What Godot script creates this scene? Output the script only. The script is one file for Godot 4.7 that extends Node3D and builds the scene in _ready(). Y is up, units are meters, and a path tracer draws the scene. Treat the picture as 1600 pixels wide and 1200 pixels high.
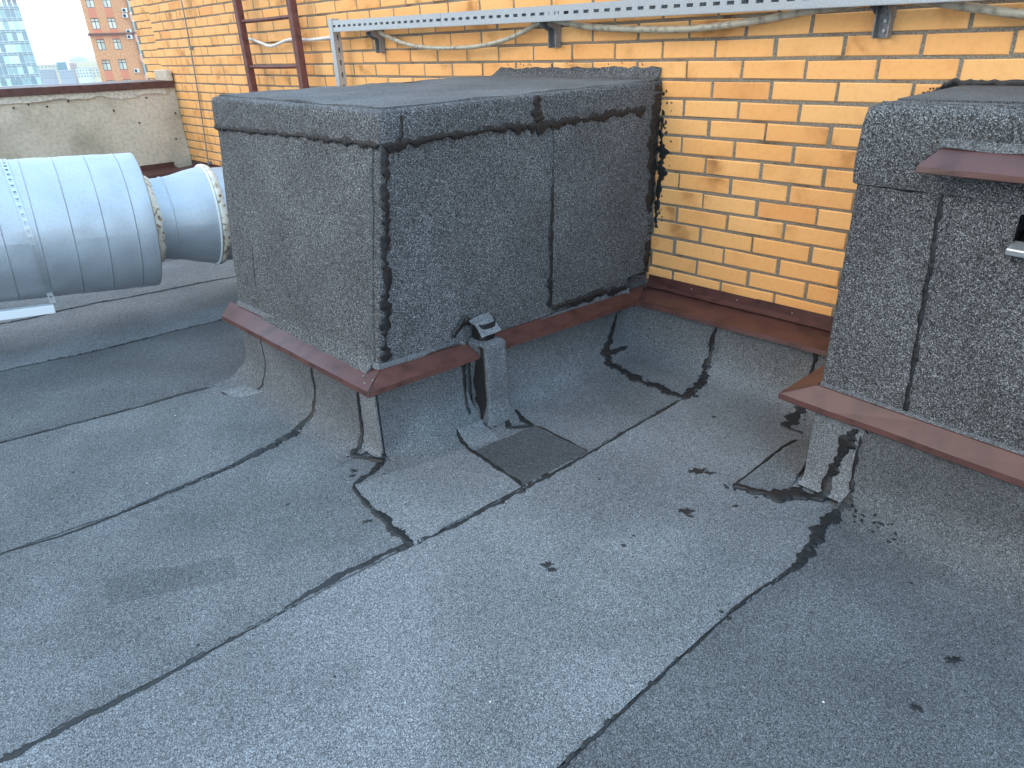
extends Node3D
# Rooftop corner: two felt-clad shafts against a yellow brick wall, a duct, a ladder, a parapet and the city beyond.
# Metres; y = 0 is the roof surface, the brick wall's face is z = 0, x runs along the wall.

var rng := RandomNumberGenerator.new()
var nz := FastNoiseLite.new()      # about 1 m features when fed metres
var nf := FastNoiseLite.new()      # fine raggedness
var M := {}
var seams: Array = []              # x of each lap line as points (z, x), left to right

func lin(r: float, g: float, b: float) -> Color:
	return Color(r, g, b).linear_to_srgb()

# ------------------------------------------------------------------ camera, sky, light
func set_up_view() -> void:
	var cam := Camera3D.new()
	cam.name = "camera"
	cam.fov = 57.833
	cam.near = 0.05
	cam.far = 3000.0
	cam.position = Vector3(1.8364, 1.3887, 2.7920)
	cam.rotation = Vector3(-0.458297, 0.823002, -0.040512)
	add_child(cam)
	cam.current = true
	var env := Environment.new()
	env.tonemap_mode = Environment.TONE_MAPPER_LINEAR
	env.tonemap_exposure = 3.75
	env.background_mode = Environment.BG_SKY
	var sm := ProceduralSkyMaterial.new()
	sm.sky_top_color = lin(0.40, 0.65, 0.92)
	sm.sky_horizon_color = lin(0.95, 0.95, 0.94)
	sm.sky_curve = 0.16
	sm.ground_bottom_color = lin(0.30, 0.30, 0.30)
	sm.ground_horizon_color = lin(0.9, 0.9, 0.9)
	sm.sun_angle_max = 1.0
	var sky := Sky.new()
	sky.sky_material = sm
	env.sky = sky
	env.sdfgi_enabled = true
	env.ssao_enabled = true
	env.ssil_enabled = true
	env.fog_enabled = true
	env.fog_density = 0.0006
	env.fog_light_color = Color(1.0, 1.0, 0.99)
	var we := WorldEnvironment.new()
	we.name = "world_environment"
	we.environment = env
	add_child(we)
	var sun := DirectionalLight3D.new()
	sun.name = "sun"
	sun.light_energy = 0.16
	sun.light_angular_distance = 40.0
	sun.light_color = Color(1.0, 0.985, 0.965)
	sun.shadow_enabled = true
	add_child(sun)
	sun.look_at_from_position(Vector3(-3, 6, 7), Vector3.ZERO)

# ------------------------------------------------------------------ scene helpers
func tag(o: Node, label: String, category: String, group := "") -> void:
	o.set_meta("label", label)
	o.set_meta("category", category)
	if group:
		o.set_meta("group", group)

func thing(called: String, label: String, category: String, at := Vector3.ZERO, turn := 0.0, group := "") -> Node3D:
	var o := Node3D.new()
	o.name = called
	add_child(o, true)
	o.position = at
	o.rotation.y = turn
	tag(o, label, category, group)
	return o

func part(called: String, mesh: Mesh, m: Material, parent: Node, at := Transform3D()) -> MeshInstance3D:
	var o := MeshInstance3D.new()
	o.name = called
	o.mesh = mesh
	o.material_override = m
	o.transform = at
	parent.add_child(o, true)
	return o

# ------------------------------------------------------------------ mesh helpers
# A grid of points; the outside is on the side of (du x dv). Optional skirt of the given depth along the border.
func grid_mesh(rows: Array, skirt := 0.0) -> ArrayMesh:
	var nu: int = rows.size()
	var nv: int = rows[0].size()
	var V := PackedVector3Array()
	var N := PackedVector3Array()
	var I := PackedInt32Array()
	for i in nu:
		for j in nv:
			var du: Vector3 = rows[mini(i + 1, nu - 1)][j] - rows[maxi(i - 1, 0)][j]
			var dv: Vector3 = rows[i][mini(j + 1, nv - 1)] - rows[i][maxi(j - 1, 0)]
			var n := du.cross(dv)
			V.append(rows[i][j])
			N.append(n.normalized() if n.length_squared() > 1e-16 else Vector3.UP)
	for i in nu - 1:
		for j in nv - 1:
			var a := i * nv + j
			for k in [a, a + 1, a + nv + 1, a, a + nv + 1, a + nv]:
				I.append(k)
	if skirt > 0.0:
		var loop := PackedInt32Array()
		for j in nv:
			loop.append(j)
		for i in range(1, nu):
			loop.append(i * nv + nv - 1)
		for j in range(nv - 2, -1, -1):
			loop.append((nu - 1) * nv + j)
		for i in range(nu - 2, -1, -1):
			loop.append(i * nv)
		for k in loop.size() - 1:
			var a: Vector3 = V[loop[k]]
			var b: Vector3 = V[loop[k + 1]]
			var a2: Vector3 = a - N[loop[k]] * skirt
			var b2: Vector3 = b - N[loop[k + 1]] * skirt
			var sn := (b - a).cross(N[loop[k]]) * -1.0
			sn = sn.normalized()
			var s := V.size()
			for q in [a, a2, b2, b]:
				V.append(q)
				N.append(sn)
			for q in [s, s + 1, s + 2, s, s + 2, s + 3]:
				I.append(q)
	var arr := []
	arr.resize(Mesh.ARRAY_MAX)
	arr[Mesh.ARRAY_VERTEX] = V
	arr[Mesh.ARRAY_NORMAL] = N
	arr[Mesh.ARRAY_INDEX] = I
	var m := ArrayMesh.new()
	m.add_surface_from_arrays(Mesh.PRIMITIVE_TRIANGLES, arr)
	return m

func st_new() -> SurfaceTool:
	var st := SurfaceTool.new()
	st.begin(Mesh.PRIMITIVE_TRIANGLES)
	st.set_smooth_group(-1)
	return st

func done(st: SurfaceTool) -> ArrayMesh:
	st.generate_normals()
	return st.commit()

func quad(st: SurfaceTool, a: Vector3, b: Vector3, c: Vector3, d: Vector3) -> void:
	for p in [a, b, c, a, c, d]:
		st.add_vertex(p)

# box from 8 corners through a centre, size and basis, edges chamfered by c
func bx(st: SurfaceTool, at: Vector3, size: Vector3, c := 0.0, b := Basis()) -> void:
	var h := size * 0.5
	if c <= 0.0:
		for ax in 3:
			for s in [-1.0, 1.0]:
				var n := Vector3.ZERO
				n[ax] = s
				var u := Vector3.ZERO
				u[(ax + 1) % 3] = 1.0
				var v := Vector3.ZERO
				v[(ax + 2) % 3] = s
				var pn := n * h
				var pu := u * h
				var pv := v * h
				quad(st, at + b * (pn - pu - pv), at + b * (pn - pu + pv), at + b * (pn + pu + pv), at + b * (pn + pu - pv))
		return
	for ax in 3:
		for s in [-1.0, 1.0]:
			var n := Vector3.ZERO
			n[ax] = s
			var u := Vector3.ZERO
			u[(ax + 1) % 3] = 1.0
			var v := Vector3.ZERO
			v[(ax + 2) % 3] = s
			var pn := n * h
			var pu := u * (h - Vector3(c, c, c))
			var pv := v * (h - Vector3(c, c, c))
			quad(st, at + b * (pn - pu - pv), at + b * (pn - pu + pv), at + b * (pn + pu + pv), at + b * (pn + pu - pv))
	for ax in 3:
		var a1 := (ax + 1) % 3
		var a2 := (ax + 2) % 3
		for s1 in [-1.0, 1.0]:
			for s2 in [-1.0, 1.0]:
				var e := Vector3.ZERO
				e[ax] = h[ax] - c
				var p := Vector3.ZERO
				p[a1] = s1 * h[a1]
				p[a2] = s2 * (h[a2] - c)
				var q := Vector3.ZERO
				q[a1] = s1 * (h[a1] - c)
				q[a2] = s2 * h[a2]
				if s1 * s2 > 0.0:
					quad(st, at + b * (p - e), at + b * (p + e), at + b * (q + e), at + b * (q - e))
				else:
					quad(st, at + b * (p + e), at + b * (p - e), at + b * (q - e), at + b * (q + e))
	for sx in [-1.0, 1.0]:
		for sy in [-1.0, 1.0]:
			for sz in [-1.0, 1.0]:
				var p1 := Vector3(sx * h.x, sy * (h.y - c), sz * (h.z - c))
				var p2 := Vector3(sx * (h.x - c), sy * h.y, sz * (h.z - c))
				var p3 := Vector3(sx * (h.x - c), sy * (h.y - c), sz * h.z)
				if sx * sy * sz > 0.0:
					for q in [p1, p3, p2]:
						st.add_vertex(at + b * q)
				else:
					for q in [p1, p2, p3]:
						st.add_vertex(at + b * q)

func box_mesh(size: Vector3, c := 0.0) -> ArrayMesh:
	var st := st_new()
	bx(st, Vector3.ZERO, size, c)
	return done(st)

# bent sheet metal: a chain of points at each station, given a thickness, joined into a closed strip
func metal_strip(stations: Array, th := 0.002) -> ArrayMesh:
	var st := st_new()
	var loops := []
	for chain in stations:
		var n: int = chain.size()
		var outer := []
		var inner := []
		for i in n:
			var t: Vector3 = (chain[mini(i + 1, n - 1)] - chain[maxi(i - 1, 0)]).normalized()
			outer.append(chain[i])
			inner.append([chain[i], t])
		loops.append([outer, inner])
	var along: Vector3 = (loops[1][0][0] - loops[0][0][0]).normalized()
	var full := []
	for l in loops:
		var ring := []
		for p in l[0]:
			ring.append(p)
		for k in range(l[1].size() - 1, -1, -1):
			var nn: Vector3 = along.cross(l[1][k][1]).normalized()
			ring.append(l[1][k][0] - nn * th)
		full.append(ring)
	for s in full.size() - 1:
		var A: Array = full[s]
		var B: Array = full[s + 1]
		var n: int = A.size()
		for i in n:
			var j := (i + 1) % n
			quad(st, A[i], A[j], B[j], B[i])
	for e in [0, full.size() - 1]:
		var A: Array = full[e]
		var n: int = A.size()
		for i in n / 2 - 1:
			quad(st, A[i], A[i + 1], A[n - 2 - i], A[n - 1 - i])
	return done(st)

# tube along points
func tube(pts: PackedVector3Array, r: float, sides := 10, ripple := 0.0) -> ArrayMesh:
	var rows := []
	for k in sides + 1:
		rows.append(PackedVector3Array())
	var n := pts.size()
	for i in n:
		var t := (pts[mini(i + 1, n - 1)] - pts[maxi(i - 1, 0)]).normalized()
		var u := t.cross(Vector3.UP if absf(t.y) < 0.9 else Vector3.RIGHT).normalized()
		var v := t.cross(u)
		var rr := r + (ripple if i % 2 == 0 else 0.0)
		for k in sides + 1:
			var a := TAU * k / sides
			rows[k].append(pts[i] + (u * cos(a) + v * sin(a)) * rr)
	rows.reverse()
	return grid_mesh(rows)

func spline(ctrl: Array, step: float) -> PackedVector3Array:
	var c := Curve3D.new()
	c.bake_interval = step
	var n := ctrl.size()
	for i in n:
		var t: Vector3 = (ctrl[mini(i + 1, n - 1)] - ctrl[maxi(i - 1, 0)]) / 6.0
		c.add_point(ctrl[i], -t, t)
	return c.get_baked_points()

# lathe about an axis: profile of (t along the axis, radius)
func lathe(origin: Vector3, axis: Vector3, prof: Array, sides := 64, wob := 0.0) -> ArrayMesh:
	var u := axis.cross(Vector3.UP).normalized()
	var v := u.cross(axis).normalized()
	var rows := []
	for k in sides + 1:
		var a := TAU * (k % sides) / sides
		var row := PackedVector3Array()
		for p in prof:
			var rr: float = p[1]
			if wob > 0.0:
				rr += wob * (nf.get_noise_3d(cos(a) * 26.0, sin(a) * 26.0, p[0] * 90.0) + 0.5 * nf.get_noise_3d(cos(a) * 90.0, sin(a) * 90.0, p[0] * 300.0))
			row.append(origin + axis * p[0] + (u * cos(a) + v * sin(a)) * rr)
		rows.append(row)
	return grid_mesh(rows)

# ------------------------------------------------------------------ the roof surface
func seam_x(i: int, z: float) -> float:
	var s: Array = seams[i]
	var n := s.size()
	if z <= s[0].x or z >= s[n - 1].x:
		var e: Vector2 = s[0] if z <= s[0].x else s[n - 1]
		var m: float = (s[n - 1].y - s[0].y) / (s[n - 1].x - s[0].x)
		return e.y + m * (z - e.x)
	for k in n - 1:
		if z <= s[k + 1].x:
			var f: float = (z - s[k].x) / (s[k + 1].x - s[k].x)
			return lerpf(s[k].y, s[k + 1].y, f)
	return s[n - 1].y

func wave(x: float, z: float) -> float:
	return 0.006 * nz.get_noise_2d(x * 1.6, z * 1.6) + 0.0022 * nz.get_noise_2d(x * 7.0 + 50.0, z * 7.0)

func lap(x: float, z: float) -> float:   # height of the laid sheets over the roof slab
	for i in seams.size() - 1:
		var r := seam_x(i + 1, z)
		if x <= r:
			var l := seam_x(i, z)
			return 0.0015 + 0.0045 * smoothstep(0.2, 1.0, clampf((x - l) / (r - l), 0.0, 1.0))
	return 0.002

func floor_y(x: float, z: float) -> float:
	return lap(x, z) + wave(x, z)

func rect_d(x: float, z: float, x0: float, x1: float, z1: float) -> float:
	var dx := maxf(x0 - x, x - x1)
	var dz := z - z1
	return minf(maxf(dx, dz), 0.0) + Vector2(maxf(dx, 0.0), maxf(dz, 0.0)).length()

func fillet(a: float, b: float, r: float) -> float:
	return maxf(r, minf(a, b)) - Vector2(maxf(r - a, 0.0), maxf(r - b, 0.0)).length()

func field(p: Vector3) -> float:          # distance to roof, upstands, shafts and wall
	var x := p.x
	var y := p.y
	var z := p.z
	var b1 := rect_d(x, z, -1.24, -0.13, 1.64)
	var b3 := rect_d(x, z - 0.09 * (x - 1.06), 1.06, 4.0, 0.74)
	var w := minf(fillet(b1, z - 0.17, 0.05), b3)
	var fl := y - floor_y(x, z)
	if w > 0.5:
		return fl
	var cd := Vector2(x + 0.13, z - 1.64).length() / 0.13
	var r := 0.15 - 0.12 * exp(-cd * cd)
	cd = Vector2(x - 1.06, z - 0.74).length() / 0.15
	r = maxf(r - 0.10 * exp(-cd * cd), 0.02)
	var base := fillet(fl, maxf(w, y - 0.34), r)
	var body1 := maxf(maxf(maxf(x + 0.14 - 0.023 * (y - 0.34), z - 1.605 + 0.14 * (y - 0.34) + 0.03 * (x + 0.14)), maxf(-1.2 - 0.072 * z - x, y - 1.215)), 0.3 - y)
	var body2 := maxf(maxf(1.05 - x, z - 0.71 - 0.09 * (x - 1.05)), maxf(y - 1.205, 0.3 - y))
	return minf(minf(base, z), minf(body1, body2))

func grad(p: Vector3) -> Vector3:
	var e := 0.002
	return Vector3(field(p + Vector3(e, 0, 0)) - field(p - Vector3(e, 0, 0)), field(p + Vector3(0, e, 0)) - field(p - Vector3(0, e, 0)), field(p + Vector3(0, 0, e)) - field(p - Vector3(0, 0, e))).normalized()

func snap(p: Vector3, off: float) -> Vector3:
	var g := Vector3.UP
	for k in 3:
		g = grad(p)
		p -= g * field(p)
	return p + g * off

# a ragged bead of bitumen along control points (x, y, z, width) that follows the surface
func bead_mesh(data: Array, h := 0.0035, ragged := 0.45, lift := 0.0) -> ArrayMesh:
	var ctrl := []
	var cum := [0.0]
	for k in data.size() / 4:
		ctrl.append(Vector3(data[k * 4], data[k * 4 + 1], data[k * 4 + 2]))
		if k > 0:
			cum.append(cum[k - 1] + ctrl[k - 1].distance_to(ctrl[k]))
	var pts := spline(ctrl, 0.005)
	var rows := [PackedVector3Array(), PackedVector3Array(), PackedVector3Array(), PackedVector3Array(), PackedVector3Array()]
	var run := 0.0
	var n := pts.size()
	var ki := 0
	var sd: float = data[0] * 31.0 + data[2] * 17.0
	for i in n:
		if i > 0:
			run += pts[i].distance_to(pts[i - 1])
		while ki < cum.size() - 2 and run > cum[ki + 1]:
			ki += 1
		var f := clampf((run - cum[ki]) / maxf(cum[ki + 1] - cum[ki], 0.001), 0.0, 1.0)
		var w: float = lerpf(data[ki * 4 + 3], data[ki * 4 + 7], f) * 0.6
		var fade := clampf(minf(float(i), float(n - 1 - i)) / 3.0, 0.15, 1.0)
		var p := snap(pts[i], 0.0)
		var g := grad(p)
		var t := (pts[mini(i + 1, n - 1)] - pts[maxi(i - 1, 0)]).normalized()
		var s := t.cross(g).normalized()
		var big := 0.6 + 0.4 * clampf(w / 0.008, 0.3, 1.4)
		var a := 0.8 * nf.get_noise_2d(run * 130.0 + sd, 3.0) + 0.5 * nf.get_noise_2d(run * 420.0 + sd, 9.0)
		var b := 0.8 * nf.get_noise_2d(run * 130.0 + sd, 77.0) + 0.5 * nf.get_noise_2d(run * 420.0 + sd, 99.0)
		var wl := maxf(w * fade * (1.0 + ragged * 1.6 * a), 0.0012)
		var wr := maxf(w * fade * (1.0 + ragged * 1.6 * b), 0.0012)
		var hh := h * minf(1.0, big) * (0.85 + 0.5 * nf.get_noise_2d(run * 400.0, sd))
		rows[0].append(snap(p + s * wr * 1.03, -0.0012))
		rows[1].append(snap(p + s * wr * 0.9, hh * 0.9 + lift))
		rows[2].append(snap(p, hh + lift))
		rows[3].append(snap(p - s * wl * 0.9, hh * 0.9 + lift))
		rows[4].append(snap(p - s * wl * 1.03, -0.0012))
	rows.reverse()
	return grid_mesh(rows)

# a ragged spot of bitumen
func blob_mesh(at: Vector3, rx: float, rz: float, turn: float, h := 0.002, ragged := 0.6) -> ArrayMesh:
	var c := snap(at, 0.0)
	var g := grad(c)
	var u := g.cross(Vector3(0.3, 0.2, 1.0).normalized()).normalized()
	var v := g.cross(u).normalized()
	var rows := []
	var sd := at.x * 53.0 + at.z * 29.0 + at.y * 11.0
	for k in 25:
		var a := TAU * (k % 24) / 24.0
		var rr := 1.0 + ragged * (nf.get_noise_2d(cos(a) * 22.0 + sd, sin(a) * 22.0) * 1.3 + 0.5 * nf.get_noise_2d(cos(a) * 70.0 + sd, sin(a) * 70.0))
		var d := (u * cos(turn) + v * sin(turn)) * cos(a) * rx * rr + (v * cos(turn) - u * sin(turn)) * sin(a) * rz * rr
		rows.append(PackedVector3Array([snap(c + d, -0.0012), snap(c + d * 0.85, h * 0.8), c + g * h]))
	return grid_mesh(rows)

# felt laid on the surface between corner points, u and v run over a callable of raw points
func laid(fn: Callable, nu: int, nv: int, th: float, dive := false) -> ArrayMesh:
	var rows := []
	for i in nu + 1:
		var row := PackedVector3Array()
		for j in nv + 1:
			var u := float(i) / nu
			var v := float(j) / nv
			var p: Vector3 = fn.call(u, v)
			var o := th
			if dive:
				o = lerpf(-0.004, th, smoothstep(0.0, 0.2, v))
			if p.y > 0.38:         # cladding sags and wrinkles a little
				o += 0.003 * nz.get_noise_3d(p.x * 5.0, p.y * 5.0, p.z * 5.0) + 0.0012 * nz.get_noise_3d(p.x * 17.0, p.y * 11.0, p.z * 17.0) + 0.001
			p = snap(p, o)
			if i == 0 or i == nu or (j == 0 and not dive) or j == nv:
				var k := nf.get_noise_3d(p.x * 60.0, p.y * 60.0, p.z * 60.0) * 0.004
				p += Vector3(k, 0, k * 0.7) if p.y < 0.02 else Vector3(0, k, 0)
			row.append(p)
		rows.append(row)
	return grid_mesh(rows, th + 0.002)

func quad_patch(c: Array, th: float, n := 16) -> ArrayMesh:
	return laid(func(u: float, v: float) -> Vector3:
		return (c[0] as Vector3).lerp(c[1], u).lerp((c[3] as Vector3).lerp(c[2], u), v), n, n, th)

# ------------------------------------------------------------------ materials
func image_tex(n: int, fn: Callable) -> ImageTexture:
	var by := PackedByteArray()
	by.resize(n * n)
	for i in n * n:
		by[i] = clampi(int(fn.call(i % n, i / n) * 255.0), 0, 255)
	return ImageTexture.create_from_image(Image.create_from_data(n, n, false, Image.FORMAT_L8, by))

func noise_tex(n: int, freq: float, oct: int, sd: int, ramp: Array, kind := FastNoiseLite.TYPE_SIMPLEX_SMOOTH) -> ImageTexture:
	# ramp: [[position, Color], ...] applied to seamless noise
	var f := FastNoiseLite.new()
	f.noise_type = kind
	f.seed = sd
	f.frequency = freq
	f.fractal_octaves = oct
	f.fractal_type = FastNoiseLite.FRACTAL_FBM if oct > 1 else FastNoiseLite.FRACTAL_NONE
	var im := f.get_seamless_image(n, n)
	var src := im.get_data()
	var g := Gradient.new()
	g.offsets = PackedFloat32Array(ramp.map(func(r): return r[0]))
	g.colors = PackedColorArray(ramp.map(func(r): return r[1]))
	var lut := PackedByteArray()
	for k in 256:
		var c := g.sample(k / 255.0)
		lut.append_array([int(clampf(c.r, 0, 1) * 255), int(clampf(c.g, 0, 1) * 255), int(clampf(c.b, 0, 1) * 255)])
	var out := PackedByteArray()
	out.resize(n * n * 3)
	for i in n * n:
		var k: int = src[i] * 3
		out[i * 3] = lut[k]
		out[i * 3 + 1] = lut[k + 1]
		out[i * 3 + 2] = lut[k + 2]
	return ImageTexture.create_from_image(Image.create_from_data(n, n, false, Image.FORMAT_RGB8, out))

func grey(v: float) -> Color:
	return Color(v, v, v)

func surf(col: Color, rough: float, tex: Texture2D = null, tile := 1.0, det: Texture2D = null, det_tile := 1.0, bump: Texture2D = null, bump_cm := 0.1) -> StandardMaterial3D:
	var m := StandardMaterial3D.new()
	m.albedo_color = col
	m.roughness = rough
	m.uv1_triplanar = true
	m.uv1_world_triplanar = true
	m.uv1_scale = Vector3.ONE / tile
	m.uv1_triplanar_sharpness = 6.0
	if tex:
		m.albedo_texture = tex
	if det:
		m.detail_enabled = true
		m.detail_albedo = det
		m.detail_blend_mode = BaseMaterial3D.BLEND_MODE_MUL
		m.detail_uv_layer = BaseMaterial3D.DETAIL_UV_2
		m.uv2_triplanar = true
		m.uv2_world_triplanar = true
		m.uv2_triplanar_sharpness = 6.0
		m.uv2_scale = Vector3.ONE / det_tile
	if bump:
		m.heightmap_enabled = true
		m.heightmap_texture = bump
		m.heightmap_scale = bump_cm
	return m

func make_materials() -> void:
	# granules of slate on felt: noise at one and two texels, with pale and black grains
	var n := 1024
	var raw := PackedFloat32Array()
	raw.resize(n * n)
	for i in n * n:
		raw[i] = rng.randf()
	var grain := func(x: int, y: int) -> float:
		var i := y * n + x
		var r := y * n + (x + 1) % n
		var d := ((y + 1) % n) * n + x
		var dr := ((y + 1) % n) * n + (x + 1) % n
		var s := (raw[i] + raw[r] + raw[d] + raw[dr]) * 0.25
		var v := 0.462 + (s - 0.5) * 0.36 + (raw[i] - 0.5) * 0.24
		if raw[i] > 0.93:
			v += 0.12
		elif raw[i] < 0.02:
			v -= 0.12
		return clampf(v, 0.09, 0.95)
	var felt_tex := image_tex(n, grain)
	var felt_det := noise_tex(512, 0.010, 5, 11, [[0.0, grey(0.84)], [0.35, grey(0.905)], [0.55, grey(0.935)], [0.70, grey(0.98)], [1.0, grey(1.0)]])
	M.felt_tex = felt_tex
	M.felt_det = felt_det
	for t in [["felt", 0.88], ["felt_pale", 0.98], ["felt_dark", 0.80], ["felt_new", 0.66], ["felt_light", 1.0]]:
		var v: float = t[1]
		var m := surf(Color(v * 0.965, v * 0.985, v), 0.88, felt_tex, 1.25, felt_det, 3.1, felt_tex, 0.04)
		m.metallic_specular = 0.35
		M[t[0]] = m
	# younger felt on the shafts: darker ground, sharper pale grains
	var clad_tex := image_tex(n, func(x: int, y: int) -> float:
		var i := y * n + x
		var s := (raw[i] + raw[y * n + (x + 1) % n] + raw[((y + 1) % n) * n + x] + raw[((y + 1) % n) * n + (x + 1) % n]) * 0.25
		var v := 0.34 + (s - 0.5) * 0.5 + (raw[i] - 0.5) * 0.22
		if raw[i] > 0.90:
			v += 0.27
		return clampf(v, 0.07, 0.95))
	M.clad = surf(Color(0.93, 0.935, 0.94), 0.86, clad_tex, 1.4, felt_det, 2.6, clad_tex, 0.05)
	M.clad.metallic_specular = 0.4
	M.bitumen = surf(grey(0.13), 0.55, noise_tex(256, 0.05, 4, 5, [[0.0, grey(0.7)], [0.6, grey(0.9)], [1.0, grey(1.0)]]), 0.21, null, 1.0, noise_tex(256, 0.03, 3, 6, [[0.0, grey(0)], [1.0, grey(1)]]), 0.12)
	M.bitumen_old = surf(Color(0.17, 0.145, 0.13), 0.75, noise_tex(256, 0.05, 4, 7, [[0.0, grey(0.5)], [0.6, grey(0.85)], [1.0, grey(1.0)]]), 0.17)
	var rust := noise_tex(512, 0.012, 5, 21, [[0.0, Color(0.66, 0.62, 0.60)], [0.3, grey(0.86)], [0.45, grey(0.95)], [0.62, grey(1.0)], [1.0, Color(1.0, 1.0, 1.0)]])
	M.brown = surf(Color(0.345, 0.215, 0.195), 0.42, rust, 0.9)
	M.brown_old = surf(Color(0.34, 0.20, 0.17), 0.5, rust, 0.55)
	M.ladder = surf(Color(0.42, 0.235, 0.21), 0.55, rust, 0.5)
	# clay bricks: body speckle, kiln blush, soot
	var clay := noise_tex(512, 0.03, 5, 31, [[0.0, Color(0.965, 0.945, 0.92)], [0.25, Color(0.988, 0.98, 0.97)], [0.5, Color(1, 1, 1)], [1.0, Color(1, 1, 1)]])
	var soot := noise_tex(512, 0.011, 5, 32, [[0.0, Color(0.62, 0.56, 0.50)], [0.15, Color(0.82, 0.78, 0.73)], [0.27, Color(0.95, 0.93, 0.91)], [0.40, Color(0.99, 0.985, 0.98)], [0.5, Color(1, 1, 1)], [1.0, Color(1, 1, 1)]])
	var pit := noise_tex(512, 0.08, 3, 33, [[0.0, grey(0)], [1.0, grey(1)]])
	var tones := [Color(0.965, 0.71, 0.435), Color(0.965, 0.72, 0.445), Color(0.96, 0.70, 0.42), Color(0.965, 0.73, 0.46), Color(0.95, 0.685, 0.405), Color(0.93, 0.655, 0.385)]
	M.bricks = []
	for k in tones.size():
		var m := surf(tones[k], 0.72, clay, 0.37 + 0.04 * k, soot, 1.9 + 0.3 * k, pit, 0.05)
		m.uv1_offset = Vector3(0.13 * k, 0.31 * k, 0.0)
		m.uv2_offset = Vector3(0.27 * k, 0.11 * k, 0.0)
		M.bricks.append(m)
	M.mortar = surf(Color(0.62, 0.58, 0.515), 0.9, noise_tex(512, 0.09, 4, 34, [[0.0, grey(0.62)], [0.5, grey(0.85)], [1.0, grey(1.0)]]), 0.5, soot, 1.3, pit, 0.2)
	M.concrete = surf(Color(0.84, 0.78, 0.685), 0.88, noise_tex(512, 0.02, 6, 41, [[0.0, grey(0.88)], [0.4, grey(0.95)], [0.6, grey(0.985)], [1.0, grey(1.0)]]), 0.45, noise_tex(512, 0.006, 5, 42, [[0.0, Color(0.80, 0.79, 0.765)], [0.38, Color(0.90, 0.895, 0.885)], [0.55, Color(0.96, 0.955, 0.95)], [1.0, Color(1, 1, 1)]]), 2.4, pit, 0.15)
	M.cement = surf(Color(0.85, 0.80, 0.72), 0.9, noise_tex(512, 0.03, 5, 43, [[0.0, grey(0.72)], [0.5, grey(0.92)], [1.0, grey(1.0)]]), 0.6)
	M.duct = surf(Color(0.70, 0.725, 0.745), 0.5, noise_tex(512, 0.01, 5, 51, [[0.0, grey(0.93)], [0.5, grey(0.975)], [1.0, grey(1.0)]]), 1.1, noise_tex(512, 0.05, 4, 52, [[0.0, grey(0.95)], [0.5, grey(1.0)], [1.0, grey(1.0)]]), 0.5)
	M.duct.metallic = 0.45
	M.galv = surf(Color(0.74, 0.76, 0.77), 0.42, noise_tex(256, 0.06, 3, 53, [[0.0, grey(0.88)], [0.5, grey(0.96)], [1.0, grey(1.0)]]), 0.12)
	M.galv.metallic = 0.6
	M.galv_dull = surf(Color(0.62, 0.62, 0.62), 0.5, noise_tex(256, 0.06, 3, 54, [[0.0, grey(0.7)], [0.5, grey(0.9)], [1.0, grey(1.0)]]), 0.2)
	M.galv_dull.metallic = 0.5
	M.foam = surf(Color(0.93, 0.91, 0.86), 0.8, noise_tex(256, 0.03, 4, 55, [[0.0, Color(0.45, 0.36, 0.30)], [0.28, Color(0.62, 0.54, 0.47)], [0.36, Color(0.93, 0.90, 0.86)], [1.0, Color(1, 1, 1)]]), 0.35)
	M.white_paint = surf(Color(0.86, 0.87, 0.87), 0.45)
	M.conduit = surf(Color(0.74, 0.71, 0.63), 0.55, rust, 0.3)
	M.cable = surf(Color(0.86, 0.85, 0.82), 0.5)
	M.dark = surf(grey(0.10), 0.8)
	M.pebble = surf(Color(0.86, 0.84, 0.80), 0.7)
	# the city
	M.tower_brick = surf(Color(0.90, 0.63, 0.43), 0.85, noise_tex(256, 0.05, 4, 61, [[0.0, grey(0.85)], [1.0, grey(1.0)]]), 6.0)
	M.tower_red = surf(Color(0.84, 0.50, 0.36), 0.85)
	M.tower_trim = surf(Color(0.55, 0.36, 0.30), 0.8)
	M.pane = surf(Color(0.78, 0.80, 0.74), 0.12)
	M.pane_b = surf(Color(0.88, 0.88, 0.80), 0.12)
	M.window_frame = surf(Color(0.30, 0.22, 0.19), 0.6)
	M.glass_a = surf(Color(0.74, 0.84, 0.76), 0.08)
	M.glass_b = surf(Color(0.50, 0.58, 0.60), 0.08)
	M.glass_c = surf(Color(0.60, 0.70, 0.68), 0.08)
	M.glass_d = surf(Color(0.84, 0.90, 0.78), 0.15)
	M.spandrel = surf(Color(0.50, 0.56, 0.57), 0.3)
	M.mullion = surf(Color(0.90, 0.92, 0.91), 0.5)
	M.plaster = surf(Color(0.86, 0.80, 0.66), 0.9)
	M.plaster_grey = surf(Color(0.66, 0.66, 0.68), 0.9)
	M.teal = surf(Color(0.24, 0.50, 0.54), 0.6)
	M.pink = surf(Color(0.84, 0.66, 0.56), 0.9)
	M.dome = surf(Color(0.66, 0.68, 0.70), 0.5)
	M.ground = surf(Color(0.60, 0.60, 0.58), 0.95, noise_tex(256, 0.05, 4, 62, [[0.0, grey(0.7)], [1.0, grey(1.0)]]), 80.0)

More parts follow.
